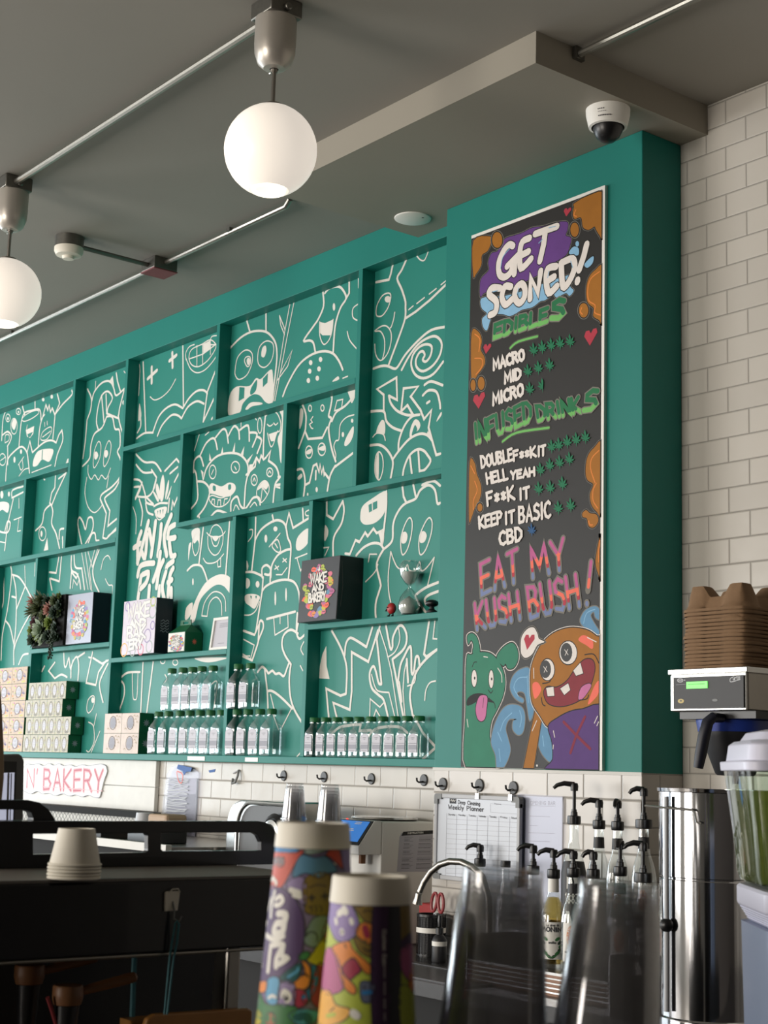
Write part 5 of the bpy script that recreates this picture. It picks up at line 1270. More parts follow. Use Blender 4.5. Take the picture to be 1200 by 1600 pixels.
# syrup bottles with pumps
rack = thing('bottle_rack', 'two-step steel rack carrying the syrup bottles in front of the pier tiles', 'rack', (-3.1, 3.2, CZ))
r0, r1 = 3.03, 3.20
MB().box(-3.42, -2.86, r0, r1, .975, .982, 'steel').box(-3.42, -2.86, r1, 3.385, 1.05, 1.057, 'steel').build('steps', rack)
for k in range(4): MB().box(-3.42, -2.86, r0 - .004, r0 + .002, CZ + .008 + k * .012, CZ + .012 + k * .012, 'steel').build('rail', rack)
MB().box(-3.42, -2.86, r0 + .004, r0 + .010, CZ, .974, 'brown_wood').build('wood_panel', rack)
for x in (-3.42, -2.865): MB().box(x, x + .006, r0, 3.385, CZ, 1.05, 'steel').build('end_plate', rack)
GP = 'syrup bottles with black pumps'
def syrup(px, head, cap, y, base, label, r=.038, head_dx=-.05, body='clear_plastic', tall=1, style=0, front=0):
    c = onY(px, cap, y); x = c.x; zc = c.z; hh = onY(px, head, y).z; H = zc - base; z0 = base
    t = thing('syrup_bottle', label, 'bottle', (x, y, z0), GP)
    nk = .0135
    MB().lathe([(0, 0), (r * .93, .001), (r, .006), (r, .50 * H), (r * .985, .55 * H), (r * .8, .66 * H), (r * .5, .76 * H), (nk * 1.05, .84 * H), (nk, .97 * H), (0, .97 * H)], (x, y, z0), body, 28).build('bottle', t)
    lw = .50 * H
    if style == 1:      # black printed sleeve
        MB().lathe([(r + .0008, .06 * H), (r + .0008, .54 * H), (r * .82 + .0008, .64 * H)], (x, y, z0), 'soft_black', 28).build('sleeve_label', t)
        m_ = MB(); A = Art(m_, lambda u, v: (u, v), lambda u, v, h: (x + (r + .0012 + h) * math.cos(-0.9 + u / r), y + (r + .0012 + h) * math.sin(-0.9 + u / r), z0 + v), h0=1e-4, step=1e-5, maxlen=.008)
        A.fill('white', [(-.016, .40 * H), (.014, .40 * H), (.014, .53 * H), (-.016, .53 * H)], False); A.text('1883', (-.02, .27 * H), (.018, .27 * H), (-.02, .36 * H), .003, [(99, 'white')]); A.stroke('soft_black', .005, [(-.006, .42 * H), (.004, .45 * H), (-.002, .51 * H)])
        A.fill('white', [(-.018, .08 * H), (.002, .08 * H), (-.008, .2 * H), (-.018, .2 * H)], False); m_.build('printing', t, rec=False)
    elif style == 2:    # white label with green leaves
        MB().lathe([(r + .0008, .10 * H), (r + .0008, .50 * H)], (x, y, z0), 'white', 28).build('paper_label', t)
        m_ = MB(); A = Art(m_, lambda u, v: (u, v), lambda u, v, h: (x + (r + .0012 + h) * math.cos(-0.9 + u / r), y + (r + .0012 + h) * math.sin(-0.9 + u / r), z0 + v), h0=1e-4, step=1e-5, maxlen=.008)
        A.text('MONIN', (-.029, .40 * H), (.027, .40 * H), (-.029, .445 * H), .0032, [(99, 'navy_side')]); A.text('Le sirop de', (-.014, .455 * H), (.02, .46 * H), (-.014, .48 * H), .0011, [(99, 'ink')]); A.text('vanilla', (-.012, .27 * H), (.012, .27 * H), (-.012, .295 * H), .0012, [(99, 'ink')])
        for s in (-1, 1):
            for k in range(6): q = k / 5; A.fill('p_green' if k % 2 else 'leaf_dark', [(s * (.006 + .020 * math.sin(q * 2.6)) + .007 * math.cos(w), .13 * H + .19 * H * q + .006 * math.sin(w + s * .6)) for w in [j * .8976 for j in range(7)]], False)
        A.stroke('p_green', .003, [(-.024, .2 * H), (-.012, .14 * H), (0, .125 * H), (.012, .14 * H), (.024, .2 * H)]); m_.build('printing', t, rec=False)
        MB().lathe([(nk + .0022, .82 * H), (nk + .0016, .97 * H)], (x, y, z0), 'white', 20).build('neck_label', t); MB().lathe([(0, .01), (r * .93, .012), (r * .95, .50 * H), (r * .74, .65 * H), (r * .4, .76 * H), (0, .77 * H)], (x, y, z0), 'amber_glass', 24).build('syrup', t)
    elif style == 3:    # black neck band with dots and orange body label
        MB().lathe([(nk + .0028, .80 * H), (nk + .0016, .90 * H)], (x, y, z0), 'soft_black', 20).build('neck_label', t)
        m_ = MB(); A = Art(m_, lambda u, v: (u, v), lambda u, v, h: (x + (r + .0008 + h) * math.cos(-0.9 + u / r), y + (r + .0008 + h) * math.sin(-0.9 + u / r), z0 + v), h0=1e-4, step=1e-5, maxlen=.008)
        A.fill('white', [(-.026, .10 * H), (.026, .10 * H), (.026, .50 * H), (-.026, .50 * H)], False); A.fill('p_orange', ell(0, .36 * H, .014, .03, 14), False); A.stroke('p_red', .004, ell(0, .36 * H, .008, .016, 10), True); A.stroke('ink', .003, [(-.018, .2 * H), (.018, .2 * H)]); m_.build('body_label', t, rec=False)
    # pump
    zt = zc; col = MB().lathe([(.0165 * tall, -.008), (.0180 * tall, -.006), (.0185 * tall, .004), (.0180 * tall, .016), (.0165 * tall, .017), (.0105, .018), (.0100, .028), (.0080, .029), (.0075, .036), (0, .036)], (x, y, zt), 'black', 20).build('pump_collar', t)
    for_ = .0052; MB().cyl((x, y), for_, zt + .024, hh - .004, 'black', 10).build('pump_stem', col)
    d = Vector((-.78, -.62, 0)) if not front else Vector((.45, -.89, 0)); q = Vector((x, y, hh)); L = abs(head_dx)
    MB().lathe([(.011, -.018), (.012, -.004), (.010, .004), (0, .006)], (x, y, hh), 'black', 14).tube([q, q + d * L * .5 + Vector((0, 0, .003)), q + d * L * .85 - Vector((0, 0, .003)), q + d * L * 1.02 - Vector((0, 0, .012))], [.0085, .0075, .0062, .0048], 'black', 10).build('pump_head', col)
clear('amber_glass', (222, 206, 150), .02, .25)
YB_, YF_ = 3.30, 3.115
syrup(897, 1226, 1284, YB_, 1.0572, 'tall clear syrup bottle with black sleeve and extended pump, leftmost in the back row', .036, style=1, tall=1.1, head_dx=-.06)
syrup(936, 1252, 1291, YB_, 1.0572, 'clear syrup bottle with black neck band, second in the back row', .035, style=3)
syrup(965, 1253, 1293, YB_, 1.0572, 'clear syrup bottle with pump turned forwards, third in the back row', .034, style=3, front=1, head_dx=-.03)
syrup(1006, 1234, 1290, YB_, 1.0572, 'tall clear syrup bottle with big black collar, beside the steel urn in the back row', .036, style=3, tall=1.3, head_dx=-.04)
syrup(833, 1323, 1362, YF_, .9822, 'syrup bottle with black pump, leftmost on the front step, behind the clear cups', .036, head_dx=-.045)
syrup(865, 1330, 1368, YF_, .9822, 'clear syrup bottle with white vanilla label and green leaves on the front step', .037, style=2, head_dx=-.045)
syrup(896, 1332, 1366, YF_, .9822, 'syrup bottle with black pump right of the white labelled bottle', .034, style=3, head_dx=-.045)
syrup(927, 1333, 1368, YF_, .9822, 'short pumped syrup bottle in the middle of the front step', .034, style=3, head_dx=-.03)
syrup(969, 1316, 1364, YF_, .9822, 'syrup bottle with forward facing pump above the right clear cup tower', .034, style=3, front=1, head_dx=-.028)
syrup(1005, 1319, 1374, YF_, .9822, 'syrup bottle with wide black pump, rightmost on the front step', .036, style=1, tall=1.3, head_dx=-.05)
syrup(750, 1322, 1350, 3.33, CZ, 'syrup bottle with black pump standing alone in front of the planner', .035, head_dx=-.045)
p = onY(790, 1353, 3.33); t = thing('capped_bottle', 'clear bottle with flat black cap between the two pump heads before the planner', 'bottle', (p.x, 3.33, CZ)); H = p.z - CZ
MB().lathe([(0, 0), (.032, 0), (.032, .6 * H), (.013, .85 * H), (.0125, .97 * H), (0, .97 * H)], (p.x, 3.33, CZ), 'clear_plastic', 24).build('bottle', t); MB().cyl((p.x, 3.33), .0155, p.z - .004, p.z + .016, 'black', 20).build('cap', t)
# cup sealing machine
mx0, mx1 = -4.50, -4.20
t = thing('sealing_machine', 'white cup sealing machine with slanted blue touch screen left of the pier', 'machine', (mx0, 3.4, CZ)); zt = 1.336
MB().box(mx0, mx1, 3.326, 3.565, CZ, zt - .002, 'white').build('body', t, bev=.006)
MB().prism([(3.325, zt), (3.296, zt), (3.229, 1.250), (3.231, 1.224), (3.325, 1.224)], lambda u, v, h: (mx0 + h, u, v), mx1 - mx0, 'white').build('head', t, bev=.002)
nn = Vector((0, -.788, .615))
def sc(a, b, h): return Vector((mx0 + (mx1 - mx0) * a, 3.229 + .067 * b, 1.250 + .086 * b)) + nn * h
for nm, u0, u1, v0, v1, h0, h1, mm in (('bezel', .04, .985, .05, .97, 0, .003, 'black'), ('touch_screen', .10, .94, .16, .93, .003, .0042, 'lcd_blue')):
    o_ = MB().hexa([sc(u0, v0, h0), sc(u1, v0, h0), sc(u1, v1, h0), sc(u0, v1, h0), sc(u0, v0, h1), sc(u1, v0, h1), sc(u1, v1, h1), sc(u0, v1, h1)], mm)
    if nm == 'touch_screen':
        A = Art(o_, lambda u, v: (u, v), lambda u, v, h: sc(u, v, .0042 + h), h0=1e-4)
        for q in (((.70, .88), (.80, .88)), ((.70, .82), (.80, .82)), ((.55, .62), (.72, .62)), ((.55, .56), (.74, .56)), ((.40, .5), (.5, .5))): A.stroke_uv('white', .028, list(q))
    bz = o_.build(nm, t if nm == 'bezel' else bz, rec=nm == 'bezel')
b = MB().cyl((0, 0), .004, 0, .003, 'led_red', 10).build('indicator_light', t)
q = sc(.5, .97, .004)
for v in b.data.vertices: v.co = v.co + q
MB().lathe([(0, 0), (.112, 0), (.118, .004), (.116, .010), (.09, .012), (0, .012)], (-4.335, 3.445, zt), 'steel', 36).build('cup_ring', t)
m_ = MB(); A = Art(m_, lambda px, py: (lambda w: (w.y, w.z))(onX(px, py, mx1)), lambda u, v, h: (mx1 + h, u, v), h0=2e-4, step=5e-6); cp = lambda x, y: (480 + x * .2, 1100 + y * .2)
A.fill('label', [cp(*q) for q in ((720, 1040), (735, 1010), (1010, 985), (1010, 1310), (700, 1310))], False); A.fill('black', [cp(*q) for q in ((735, 1030), (750, 998), (1010, 985), (1010, 1012))], False); A.text('INSTRUCTION', cp(785, 1016), cp(905, 1010), cp(785, 1004), .0016, [(99, 'white')])
for k in range(26):
    y = 1040 + k * 10.5
    for x0, x1 in ((750, 840), (865, 1005)): 
        if (k * 7 + x0) % 5: A.stroke('print_grey' if k % 3 else 'ink', .0014, [cp(x0 - k * 1.2 + 12, y - x0 * .012), cp(x1 - k * .5 - (k * 13 % 40), y - x1 * .012)], False, False)
m_.build('instruction_label', t, rec=False)
MB().cyl((mx1 - .07, 3.30), .012, 1.19, 1.224, 'brown_wood', 12).build('nozzle', t)
# chrome juicer with curved hood
jx0, jx1 = -4.98, -4.56
t = thing('juicer', 'tall chrome appliance with curved hood on the counter left of the clear cup towers', 'appliance', (jx0, 3.3, CZ)); jt = 1.388
prof = [(3.14, CZ), (3.14, jt - .09)] + [(3.14 + .08 * (1 - math.cos(a)), jt - .09 + .09 * math.sin(a)) for a in [math.pi / 2 * k / 8 for k in range(1, 9)]] + [(3.42, jt), (3.42, CZ)]
MB().prism([(jx0, CZ), (jx1 - .09, CZ), (jx1 - .09, jt - .004)] + [(jx0 + .10 - .10 * math.sin(a), jt - .004 - .09 * (1 - math.cos(a))) for a in [math.pi / 2 * k / 8 for k in range(9)]], lambda u, v, h: (u, 3.20 + h, v), .22, 'steel').build('hood', t, bev=.006)
arch = [(jx1 - .30, CZ + .0), (jx1 - .30, jt - .10)] + [(jx1 - .30 + .09 * (1 - math.cos(a)), jt - .10 + .09 * math.sin(a)) for a in [math.pi / 2 * k / 8 for k in range(1, 9)]] + [(jx1, jt - .01)]
MB().tube([(u, 3.17, v) for u, v in arch], .008, 'steel', 10).build('front_frame', t)
MB().prism([(jx1 - .29, CZ)] + [(u + .01, v - .01) for u, v in arch[1:]] + [(jx1, CZ)], lambda u, v, h: (u, 3.175 + h, v), .02, 'dark_grey').build('front_panel', t)
b = MB().lathe([(0, 0), (.07, 0), (.075, .01), (.06, .022), (.05, .018), (0, .018)], (0, 0, 0), 'black', 32).lathe([(.05, .02), (.052, .026), (.038, .03), (.036, .022)], (0, 0, 0), 'steel', 32).build('dial', t)
b.rotation_euler = (math.pi / 2, 0, 0); L0 = Vector(t.location)
for v in b.data.vertices: v.co = v.co + L0
b.location = Vector((jx1 - .045, 3.170, jt - .118)) - L0
# two towers of clear cups on the back counter
def clear_cup(h, rb, rr, mt='cup_plastic'):
    r = proto('clear_cup', '-', 'cup')
    MB().lathe([(0, h * .985), (rb * .86, h * .985), (rb * .9, h), (rb * .98, h), (rb, h * .99), (rb * 1.01, h * .93), (rb * .99, h * .925), (rb + (rr - rb) * .16, h * .85), (rb + (rr - rb) * .2, h * .845), (rr * .97, h * .06), (rr * .965, h * .05), (rr, h * .03)], (0, 0, 0), mt, 40).build('wall', r)
    MB().lathe([(rr, .008), (rr + .003, .006), (rr + .003, .002), (rr, 0), (rr - .0015, .003)], (0, 0, 0), mt, 40).build('rolled_rim', r); return r
GC = 'clear cups in the two towers on the back counter'; FC = {}; cc = clear_cup(.125, .030, .044); cc['group'] = GC
for nm, px, hgt in (('left', 461, .37), ('right', 516, .37)):
    p = onY(px, 1222, 3.12); top = p.z; n = int((top - CZ - .125) / .0105)
    base = top - .125 - n * .0105
    for k in range(n + 1): place(FC, cc, (p.x, 3.12, CZ + .0105 * k), ('clear plastic cup, %s from top in the %s tower before the tiles' % (ORD[n - k], nm)) if n - k < 16 else ('clear plastic cup low in the %s tower, hidden behind the printed paper cups' % nm))

# tea brewer with its urn and the cup carriers on top
bx0, bx1, by0, by1, bz0, bz1 = -2.625, -2.385, 3.0, 3.56, 1.672, 1.778
t = thing('tea_brewer', 'steel tea brewer with black control panel and green display against the right tiles', 'brewer', (-2.5, 3.3, CZ))
MB().box(bx0, bx1, by0 + .004, by1, bz0, bz1 - .012, 'brushed').build('head', t, bev=.004)
MB().box(bx0 - .006, bx1 + .004, by0 - .004, by1, bz1 - .014, bz1, 'steel').build('top_plate', t, bev=.002)
MB().box(bx0 + .001, bx1 - .001, by0 - .002, by0 + .004, bz0 + .001, bz1 - .014, 'steel').build('front_frame', t, bev=.002)
q0 = onY(1052, 1058, by0 - .006); q1 = onY(1162, 1106, by0 - .006); m_ = MB().box(q0.x, q1.x, by0 - .006, by0 - .002, bz0 + .006, bz1 - .021, 'soft_black')
A = Art(m_, lambda px, py: (lambda w: (w.x, w.z))(onY(px, py, by0 - .006)), lambda u, v, h: (u, by0 - .006 - h, v), h0=3e-4, step=1e-5, ); cp = lambda x, y: (1030 + x * .1437, 900 + y * .1437)
A.stroke('light_grey', .002, [cp(800, 1100), cp(775, 1115), cp(772, 1145), cp(795, 1150), cp(880, 1125)]); A.text('urtis', cp(805, 1133), cp(880, 1118), cp(806, 1092), .0020, [(99, 'light_grey')]); A.stroke('light_grey', .0016, [cp(790, 1105), cp(815, 1092)])
A.stroke('light_grey', .0024, [cp(*q) for q in ell(230, 1135, 30, 18, 14)], True, False); A.stroke('light_grey', .002, [cp(212, 1135), cp(248, 1133)]); A.fill('light_grey', [cp(*q) for q in ell(278, 1133, 7, 8, 8)], False)
A.stroke('print_grey', .001, [cp(185, 1183), cp(285, 1178)]); A.fill('coin_gold', [cp(*q) for q in ell(237, 1360, 34, 25, 16)], False); A.fill('dark_grey', [cp(*q) for q in ell(237, 1358, 12, 9, 10)], False); A.fill('grey', [cp(*q) for q in ell(607, 1350, 30, 15, 14)], False)
pan = m_.build('control_panel', t)
d0, d1 = onY(*cp(302, 1152), by0 - .006), onY(*cp(530, 1220), by0 - .006); m_ = MB().box(d0.x, d1.x, by0 - .0085, by0 - .006, d1.z, d0.z, 'lcd_green'); A = Art(m_, lambda u, v: (d0.x + (d1.x - d0.x) * u, d1.z + (d0.z - d1.z) * v), lambda u, v, h: (u, by0 - .0085 - h, v), h0=1e-4)
[A.stroke('p_green', .0014, [(.10 + .08 * k, .62), (.15 + .08 * k, .64)], False, False) for k in range(10)]; m_.build('display', pan)
MB().box(bx0 + .012, bx1 + .01, by0 + .02, by1 - .02, bz0 - .018, bz0, 'black').build('underside', t)
fx, fy = -2.515, 3.115
MB().lathe([(.095, -.018), (.097, -.02), (.092, -.048), (.088, -.048)], (fx, fy, bz0), 'blue_band', 32).build('funnel_collar', t)
fun = MB().lathe([(0, -.019), (.09, -.02), (.088, -.05), (.084, -.06), (.050, -.15), (.045, -.155), (.008, -.156), (.008, -.175), (0, -.175)], (fx, fy, bz0), 'soft_black', 28).build('brew_funnel', t)
hp = [onY(1128, 1122, 3.02), onY(1114, 1121, 2.985), onY(1106, 1128, 2.975), onY(1100, 1150, 2.97), onY(1095, 1178, 2.967), onY(1091, 1200, 2.965)]
MB().tube(hp, [.011, .013, .0145, .0150, .0145, .012], 'navy_side', 12).build('funnel_handle', fun)
MB().box(bx0 + .02, bx1 - .02, 3.36, by1, CZ, bz0 - .018, 'brushed').build('rear_column', t, bev=.004)
ux, uy, ur = -2.575, 3.085, .128
t = thing('tea_urn', 'tall polished steel tea urn standing under the brewer beside the syrup pumps', 'urn', (ux, uy, CZ)); uh = onY(1022, 1230, uy).z - CZ
mat('polished', (205, 205, 208), .10, 1, noise=.03, scale=6)
MB().lathe([(0, 0), (ur, .0), (ur, .012), (ur - .004, .016), (ur - .004, .34), (ur - .0055, .342), (ur - .0055, .346), (ur - .004, .348), (ur - .004, uh - .01), (ur, uh - .008), (ur + .001, uh), (ur - .006, uh), (ur - .01, uh - .05), (0, uh - .06)], (ux, uy, CZ), 'polished', 64).build('shell', t)
ga = math.atan2(-1, -.16); gx, gy = ux + (ur + .0085) * math.cos(ga), uy + (ur + .0085) * math.sin(ga); gz = onY(1045, 1446, gy).z
MB().tube([(gx, gy, CZ + .03), (gx, gy, gz - .015)], .007, 'light_grey', 12).tube([(gx, gy, gz + .015), (gx, gy, CZ + uh - .02)], .006, 'light_grey', 12).build('sight_tube', t)
MB().sphere((gx, gy, gz), .017, 'black', 16, 10).build('gauge_knob', t)
w0, w1 = onY(1008, 1259, uy - ur - .012), onY(1082, 1266, uy - ur - .004); w2 = onY(1088, 1284, uy - ur - .002)
MB().tube([w0, w0 * .5 + w1 * .5 + Vector((0, -.004, 0)), w1, w1 + Vector((.006, .002, -.006)), w2, w2 + Vector((.012, .004, -.004))], .0028, 'steel', 8).build('wire_handle', t)
MB().sphere((ux - .07, uy, CZ + uh - .03), .012, 'black', 10, 6).build('lid_knob', t)
# cardboard cup carriers
GR = 'cardboard cup carriers stacked on the brewer'
def carrier():
    r = proto('cup_carrier', '-', 'cup carrier'); n = 34; s = .205
    def hgt(u, v):
        e = max(abs(u), abs(v)); z = 0 if e > .88 else min(1, (.88 - e) / .1) * .030
        k = math.hypot(u, v)
        if k < .30: z += .010 * min(1, (.30 - k) / .12)
        for cu, cv in ((.60, .60), (-.60, .60), (.60, -.60), (-.60, -.60)):
            d = max(abs(u - cu), abs(v - cv)) * .6 + math.hypot(u - cu, v - cv) * .4; z += .030 * max(0, min(1, (.40 - d) / .20))
        return z
    vs = []; fs = []
    for j in range(n + 1):
        for i in range(n + 1):
            u, v = -1 + 2 * i / n, -1 + 2 * j / n; m = max(abs(u), abs(v)); q = 1 if m < .75 else 1 - .09 * (min(abs(u), abs(v)) / m) ** 4 * ((m - .75) / .25)
            vs.append((u * q * s / 2, v * q * s / 2, hgt(u, v)))
    for j in range(n):
        for i in range(n): a = j * (n + 1) + i; fs.append((a, a + 1, a + n + 2, a + n + 1))
    b = MB().add(vs, fs, 'card', True)
    ring = [k for k in range(n)] + [k * (n + 1) + n for k in range(n)] + [n * (n + 1) + n - k for k in range(n)] + [(n - k) * (n + 1) for k in range(n)]
    L = len(ring); b.add([vs[k] for k in ring] + [(vs[k][0] * 1.012, vs[k][1] * 1.012, -.0075) for k in ring], [(k, (k + 1) % L, L + (k + 1) % L, L + k) for k in range(L)], 'card', True)
    o = b.build('tray', r, rec=False); md = o.modifiers.new('thick', 'SOLIDIFY'); md.thickness = .0012; md.offset = 0; return r
FR = {}; ca = carrier(); ca['group'] = GR; rd = random.Random(3)
for k in range(16): place(FR, ca, (-2.512 + rd.uniform(-.003, .003), 3.125 + rd.uniform(-.003, .003), bz1 + .0082 + .0096 * k), 'brown moulded cardboard cup carrier, %s from bottom of the stack on the brewer' % ORD[k] if k < 15 else 'brown moulded cardboard cup carrier on top of the stack, knobbed corners showing', rd.uniform(-.02, .02))
# black display counter at the left under the plank sign
t = thing('display_counter', 'low black counter with pale front trim seen through the slots of the espresso machine rail', 'counter', (-6.3, 3.2, 0))
MB().box(-7.9, -5.02, 2.98, YW - .002, .02, 1.19, 'matte_black').build('cabinet', t, bev=.004); MB().box(-7.9, -5.0, 2.955, 2.98, 1.185, 1.215, 'off_white').build('front_trim', t); MB().box(-7.9, -5.02, 2.98, YW - .002, 1.19, 1.205, 'brushed').build('top', t)
t = thing('wire_display', 'black framed display rack with white diamond wire panel under the plank sign', 'rack', (-6.8, 3.40, 1.205))
a0, a1 = onY(60, 1264, 3.40), onY(240, 1264, 3.40); zf = onY(150, 1263, 3.4).z; zb = onY(150, 1272, 3.4).z
MB().box(a0.x - .4, a1.x, 3.36, 3.44, zb, zf, 'matte_black').box(a1.x - .03, a1.x, 3.36, 3.44, 1.205, zb, 'matte_black').build('frame', t, bev=.003)
MB().box(a0.x - .4, a1.x - .03, 3.41, 3.42, 1.205, zb, 'white').build('back_panel', t)
m_ = MB(); x = a0.x - .4
for k in range(60):
    x0 = a0.x - .4 + k * .034
    if x0 + .07 > a1.x - .03: break
    m_.tube([(x0, 3.40, 1.206), (x0 + .07, 3.40, zb - .001)], .0012, 'grey', 5).tube([(x0 + .07, 3.398, 1.206), (x0, 3.398, zb - .001)], .0012, 'grey', 5)
m_.build('diamond_wire', t)
q = onY(262, 1272, 3.25); tag(MB().box(q.x - .075, q.x + .075, 3.20, 3.30, 1.2055, q.z, 'tan').build('tan_box', bev=.012), 'tan rounded box on the black counter below the hanging clear sleeve', 'box')
q = onY(235, 1270, 3.35); tag(MB().lathe([(0, 0), (.035, 0), (.042, .05), (.036, q.z - 1.2055), (0, q.z - 1.2055)], (q.x - .01, 3.33, 1.2055), 'light_grey', 16).build('grey_pouch'), 'small grey pouch on the black counter left of the tan box', 'pouch')
for (x, y, w, d, h, mt, lb) in ((-5.75, 3.10, .26, .16, .035, 'soft_black', 'flat black device on the counter, seen through the right slot of the rail'), (-5.35, 3.12, .22, .14, .05, 'black', 'black box on the counter beside the chrome appliance, seen through the right rail slot'), (-6.45, 3.12, .34, .2, .02, 'white', 'flat white tray on the counter, seen through the left rail slot')):
    tag(MB().box(x - w / 2, x + w / 2, y - d / 2, y + d / 2, 1.2055, 1.2055 + h, mt).build('tray' if mt == 'white' else 'device', bev=.004), lb, 'tray' if mt == 'white' else 'device')
# ------------------------------------------------------------------ lemonade dispenser on its white-lidded container
def rrect(c, ax, ay, hw, hd, r, n=5):
    out = []
    for sx, sy, a0 in ((1, 1, 0), (-1, 1, 90), (-1, -1, 180), (1, -1, 270)):
        for k in range(n + 1):
            a = math.radians(a0 + 90 * k / n); out.append((sx * (hw - r) + r * math.cos(a), sy * (hd - r) + r * math.sin(a)))
    return [c + ax * u + ay * v for u, v in out]
AX = Vector((.64, .768, 0)).normalized(); AY = Vector((-AX.y, AX.x, 0)); Zv = Vector((0, 0, 1))
lt = atD(1139, 1204, 2.4); lb = atD(1156, 1386, 2.4); lc = Vector((lt.x, lt.y, 0)) + AX * .125
def S_(z, hw, hd, r): return rrect(Vector((lc.x, lc.y, z)), AX, AY, hw, hd, r)
zb, ztop = lb.z + .004, lt.z
LB = [S_(zb, .085, .085, .03), S_(zb + .006, .096, .096, .03), S_(zb + .02, .100, .100, .03), S_(zb + .09, .106, .106, .03), S_(ztop, .1165, .1165, .032)]
t = thing('drink_dispenser', 'clear dispenser of pale green lemonade with lilac-white lid at the right edge', 'dispenser', (lc.x, lc.y, zb), None)
MB().loft(LB, 'lemon_glass', cap=False).build('jar', t)
clear('lemonade', (186, 190, 124), .01, .10, haze=.38, hrgb=(150, 156, 92))
MB().loft([S_(zb + .003, .0835, .0835, .029), S_(zb + .008, .094, .094, .029), S_(zb + .02, .0985, .0985, .029), S_(zb + .09, .1045, .1045, .029), S_(zb + .145, .108, .108, .03)], 'lemonade').build('lemonade', t)
MB().loft([S_(ztop, .121, .121, .034), S_(ztop + .014, .122, .122, .034), S_(ztop + .015, .114, .114, .036), S_(ztop + .040, .111, .111, .038), S_(ztop + .046, .104, .104, .04), S_(ztop + .047, .096, .096, .04), S_(ztop + .060, .088, .088, .04), S_(ztop + .066, .06, .06, .04)], 'lilac_plastic').build('lid', t, bev=.0015)
ff = lambda u, z, o: Vector((lc.x, lc.y, z)) + AX * u - AY * o
m_ = MB(); LZ = lambda b: zb + .025 + .028 * b
hx = [ff(-.055 + .075 * a, LZ(b), .1035 + h) for h in (0, .0008) for a, b in ((0, 0), (1, -.06), (1, .94), (0, 1))]
m_.hexa(hx, 'white'); A = Art(m_, lambda u, v: (u, v), lambda u, v, h: ff(-.055 + .075 * u, LZ(v - .06 * u), .1044 + h), h0=1e-4)
A.text('Lemonade', (.12, .62), (.75, .62), (.12, .85), .035, [(99, 'ink')]); A.text('3/8', (.15, .36), (.38, .36), (.15, .55), .03, [(99, 'ink')]); A.text('8.11', (.25, .1), (.6, .1), (.25, .28), .03, [(99, 'ink')]); A.stroke_uv('print_grey', .012, [(.05, .33), (.95, .33)])
m_.build('date_label', t, rec=False)
cw = Vector((lc.x, lc.y, 0)) + AX * .022 - AY * .03
def S2(z, hw, r=.03): return rrect(Vector((cw.x, cw.y, z)), AX, AY, hw, hw, r)
t = thing('food_container', 'tall grey-blue container with ribbed white lid under the lemonade dispenser', 'container', (cw.x, cw.y, .92)); zl2 = zb
MB().loft([S2(.9205, .112), S2(zl2 - .06, .118), S2(zl2 - .056, .1185)], 'blue_grey').build('body', t)
lid = [S2(zl2 - .056, .105)]
for k in range(6): lid += [S2(zl2 - .054 + .004 * k, .108 + .0022 * k), S2(zl2 - .051 + .004 * k, .111 + .0022 * k)]
lid += [S2(zl2 - .028, .1235), S2(zl2 - .004, .1235), S2(zl2, .120)]
MB().loft(lid, 'lilac_plastic').build('lid', t)
f2 = lambda u, z, o: Vector((cw.x, cw.y, z)) + AX * u - AY * o
MB().hexa([f2(u, z, o) for o, in ((.1172,), (.1187,)) for u, z in ((-.045, zl2 - .155), (.04, zl2 - .158), (.04, zl2 - .135), (-.045, zl2 - .132))], 'light_grey').build('label_strip', t)
m_ = MB(); c = f2(-.030, zl2 - .215, .1165); m_.sphere(c, .004, 'black', 8, 6).build('rivet', t)
tag(MB().hexa([Vector((cw.x, cw.y, z)) + AX * u + AY * v for z in (0, .92) for u, v in ((-.16, -.16), (.3, -.16), (.3, .3), (-.16, .3))], 'counter').build('side_counter'), 'dark counter carrying the stacked drink containers at the right edge', 'counter')
mat('splash', (44, 43, 42), .55, noise=.3, scale=7)
# ------------------------------------------------------------------ espresso machine
ex, exr = -1.93, -2.15; z1 = 1.345
t = EM = thing('espresso_machine', 'black espresso machine with slotted cup rail and wooden handles at the lower left', 'espresso machine', (-2.1, 1.0, .92))
ye0, ye1 = .30, 1.40
MB().prism([(ye0, 1.243), (ye1 - .02, 1.243), (ye1, 1.262), (ye1, z1 - .004), (ye0, z1 - .004)], lambda u, v, h: (ex - h, u, v), .03, 'navy_black').build('front_panel', t, bev=.003)
MB().tube([(ex - .004, ye0, 1.240), (ex - .004, ye1 - .02, 1.240)], .0025, 'brushed', 8).build('edge_trim', t)
MB().box(exr - .02, ex - .002, ye0, ye1, z1 - .004, z1, 'tray_steel').build('cup_tray', t)
MB().box(exr - .25, exr - .02, ye0, ye1 + .02, 1.243, z1 - .004, 'navy_black').build('upper_body', t, bev=.004)
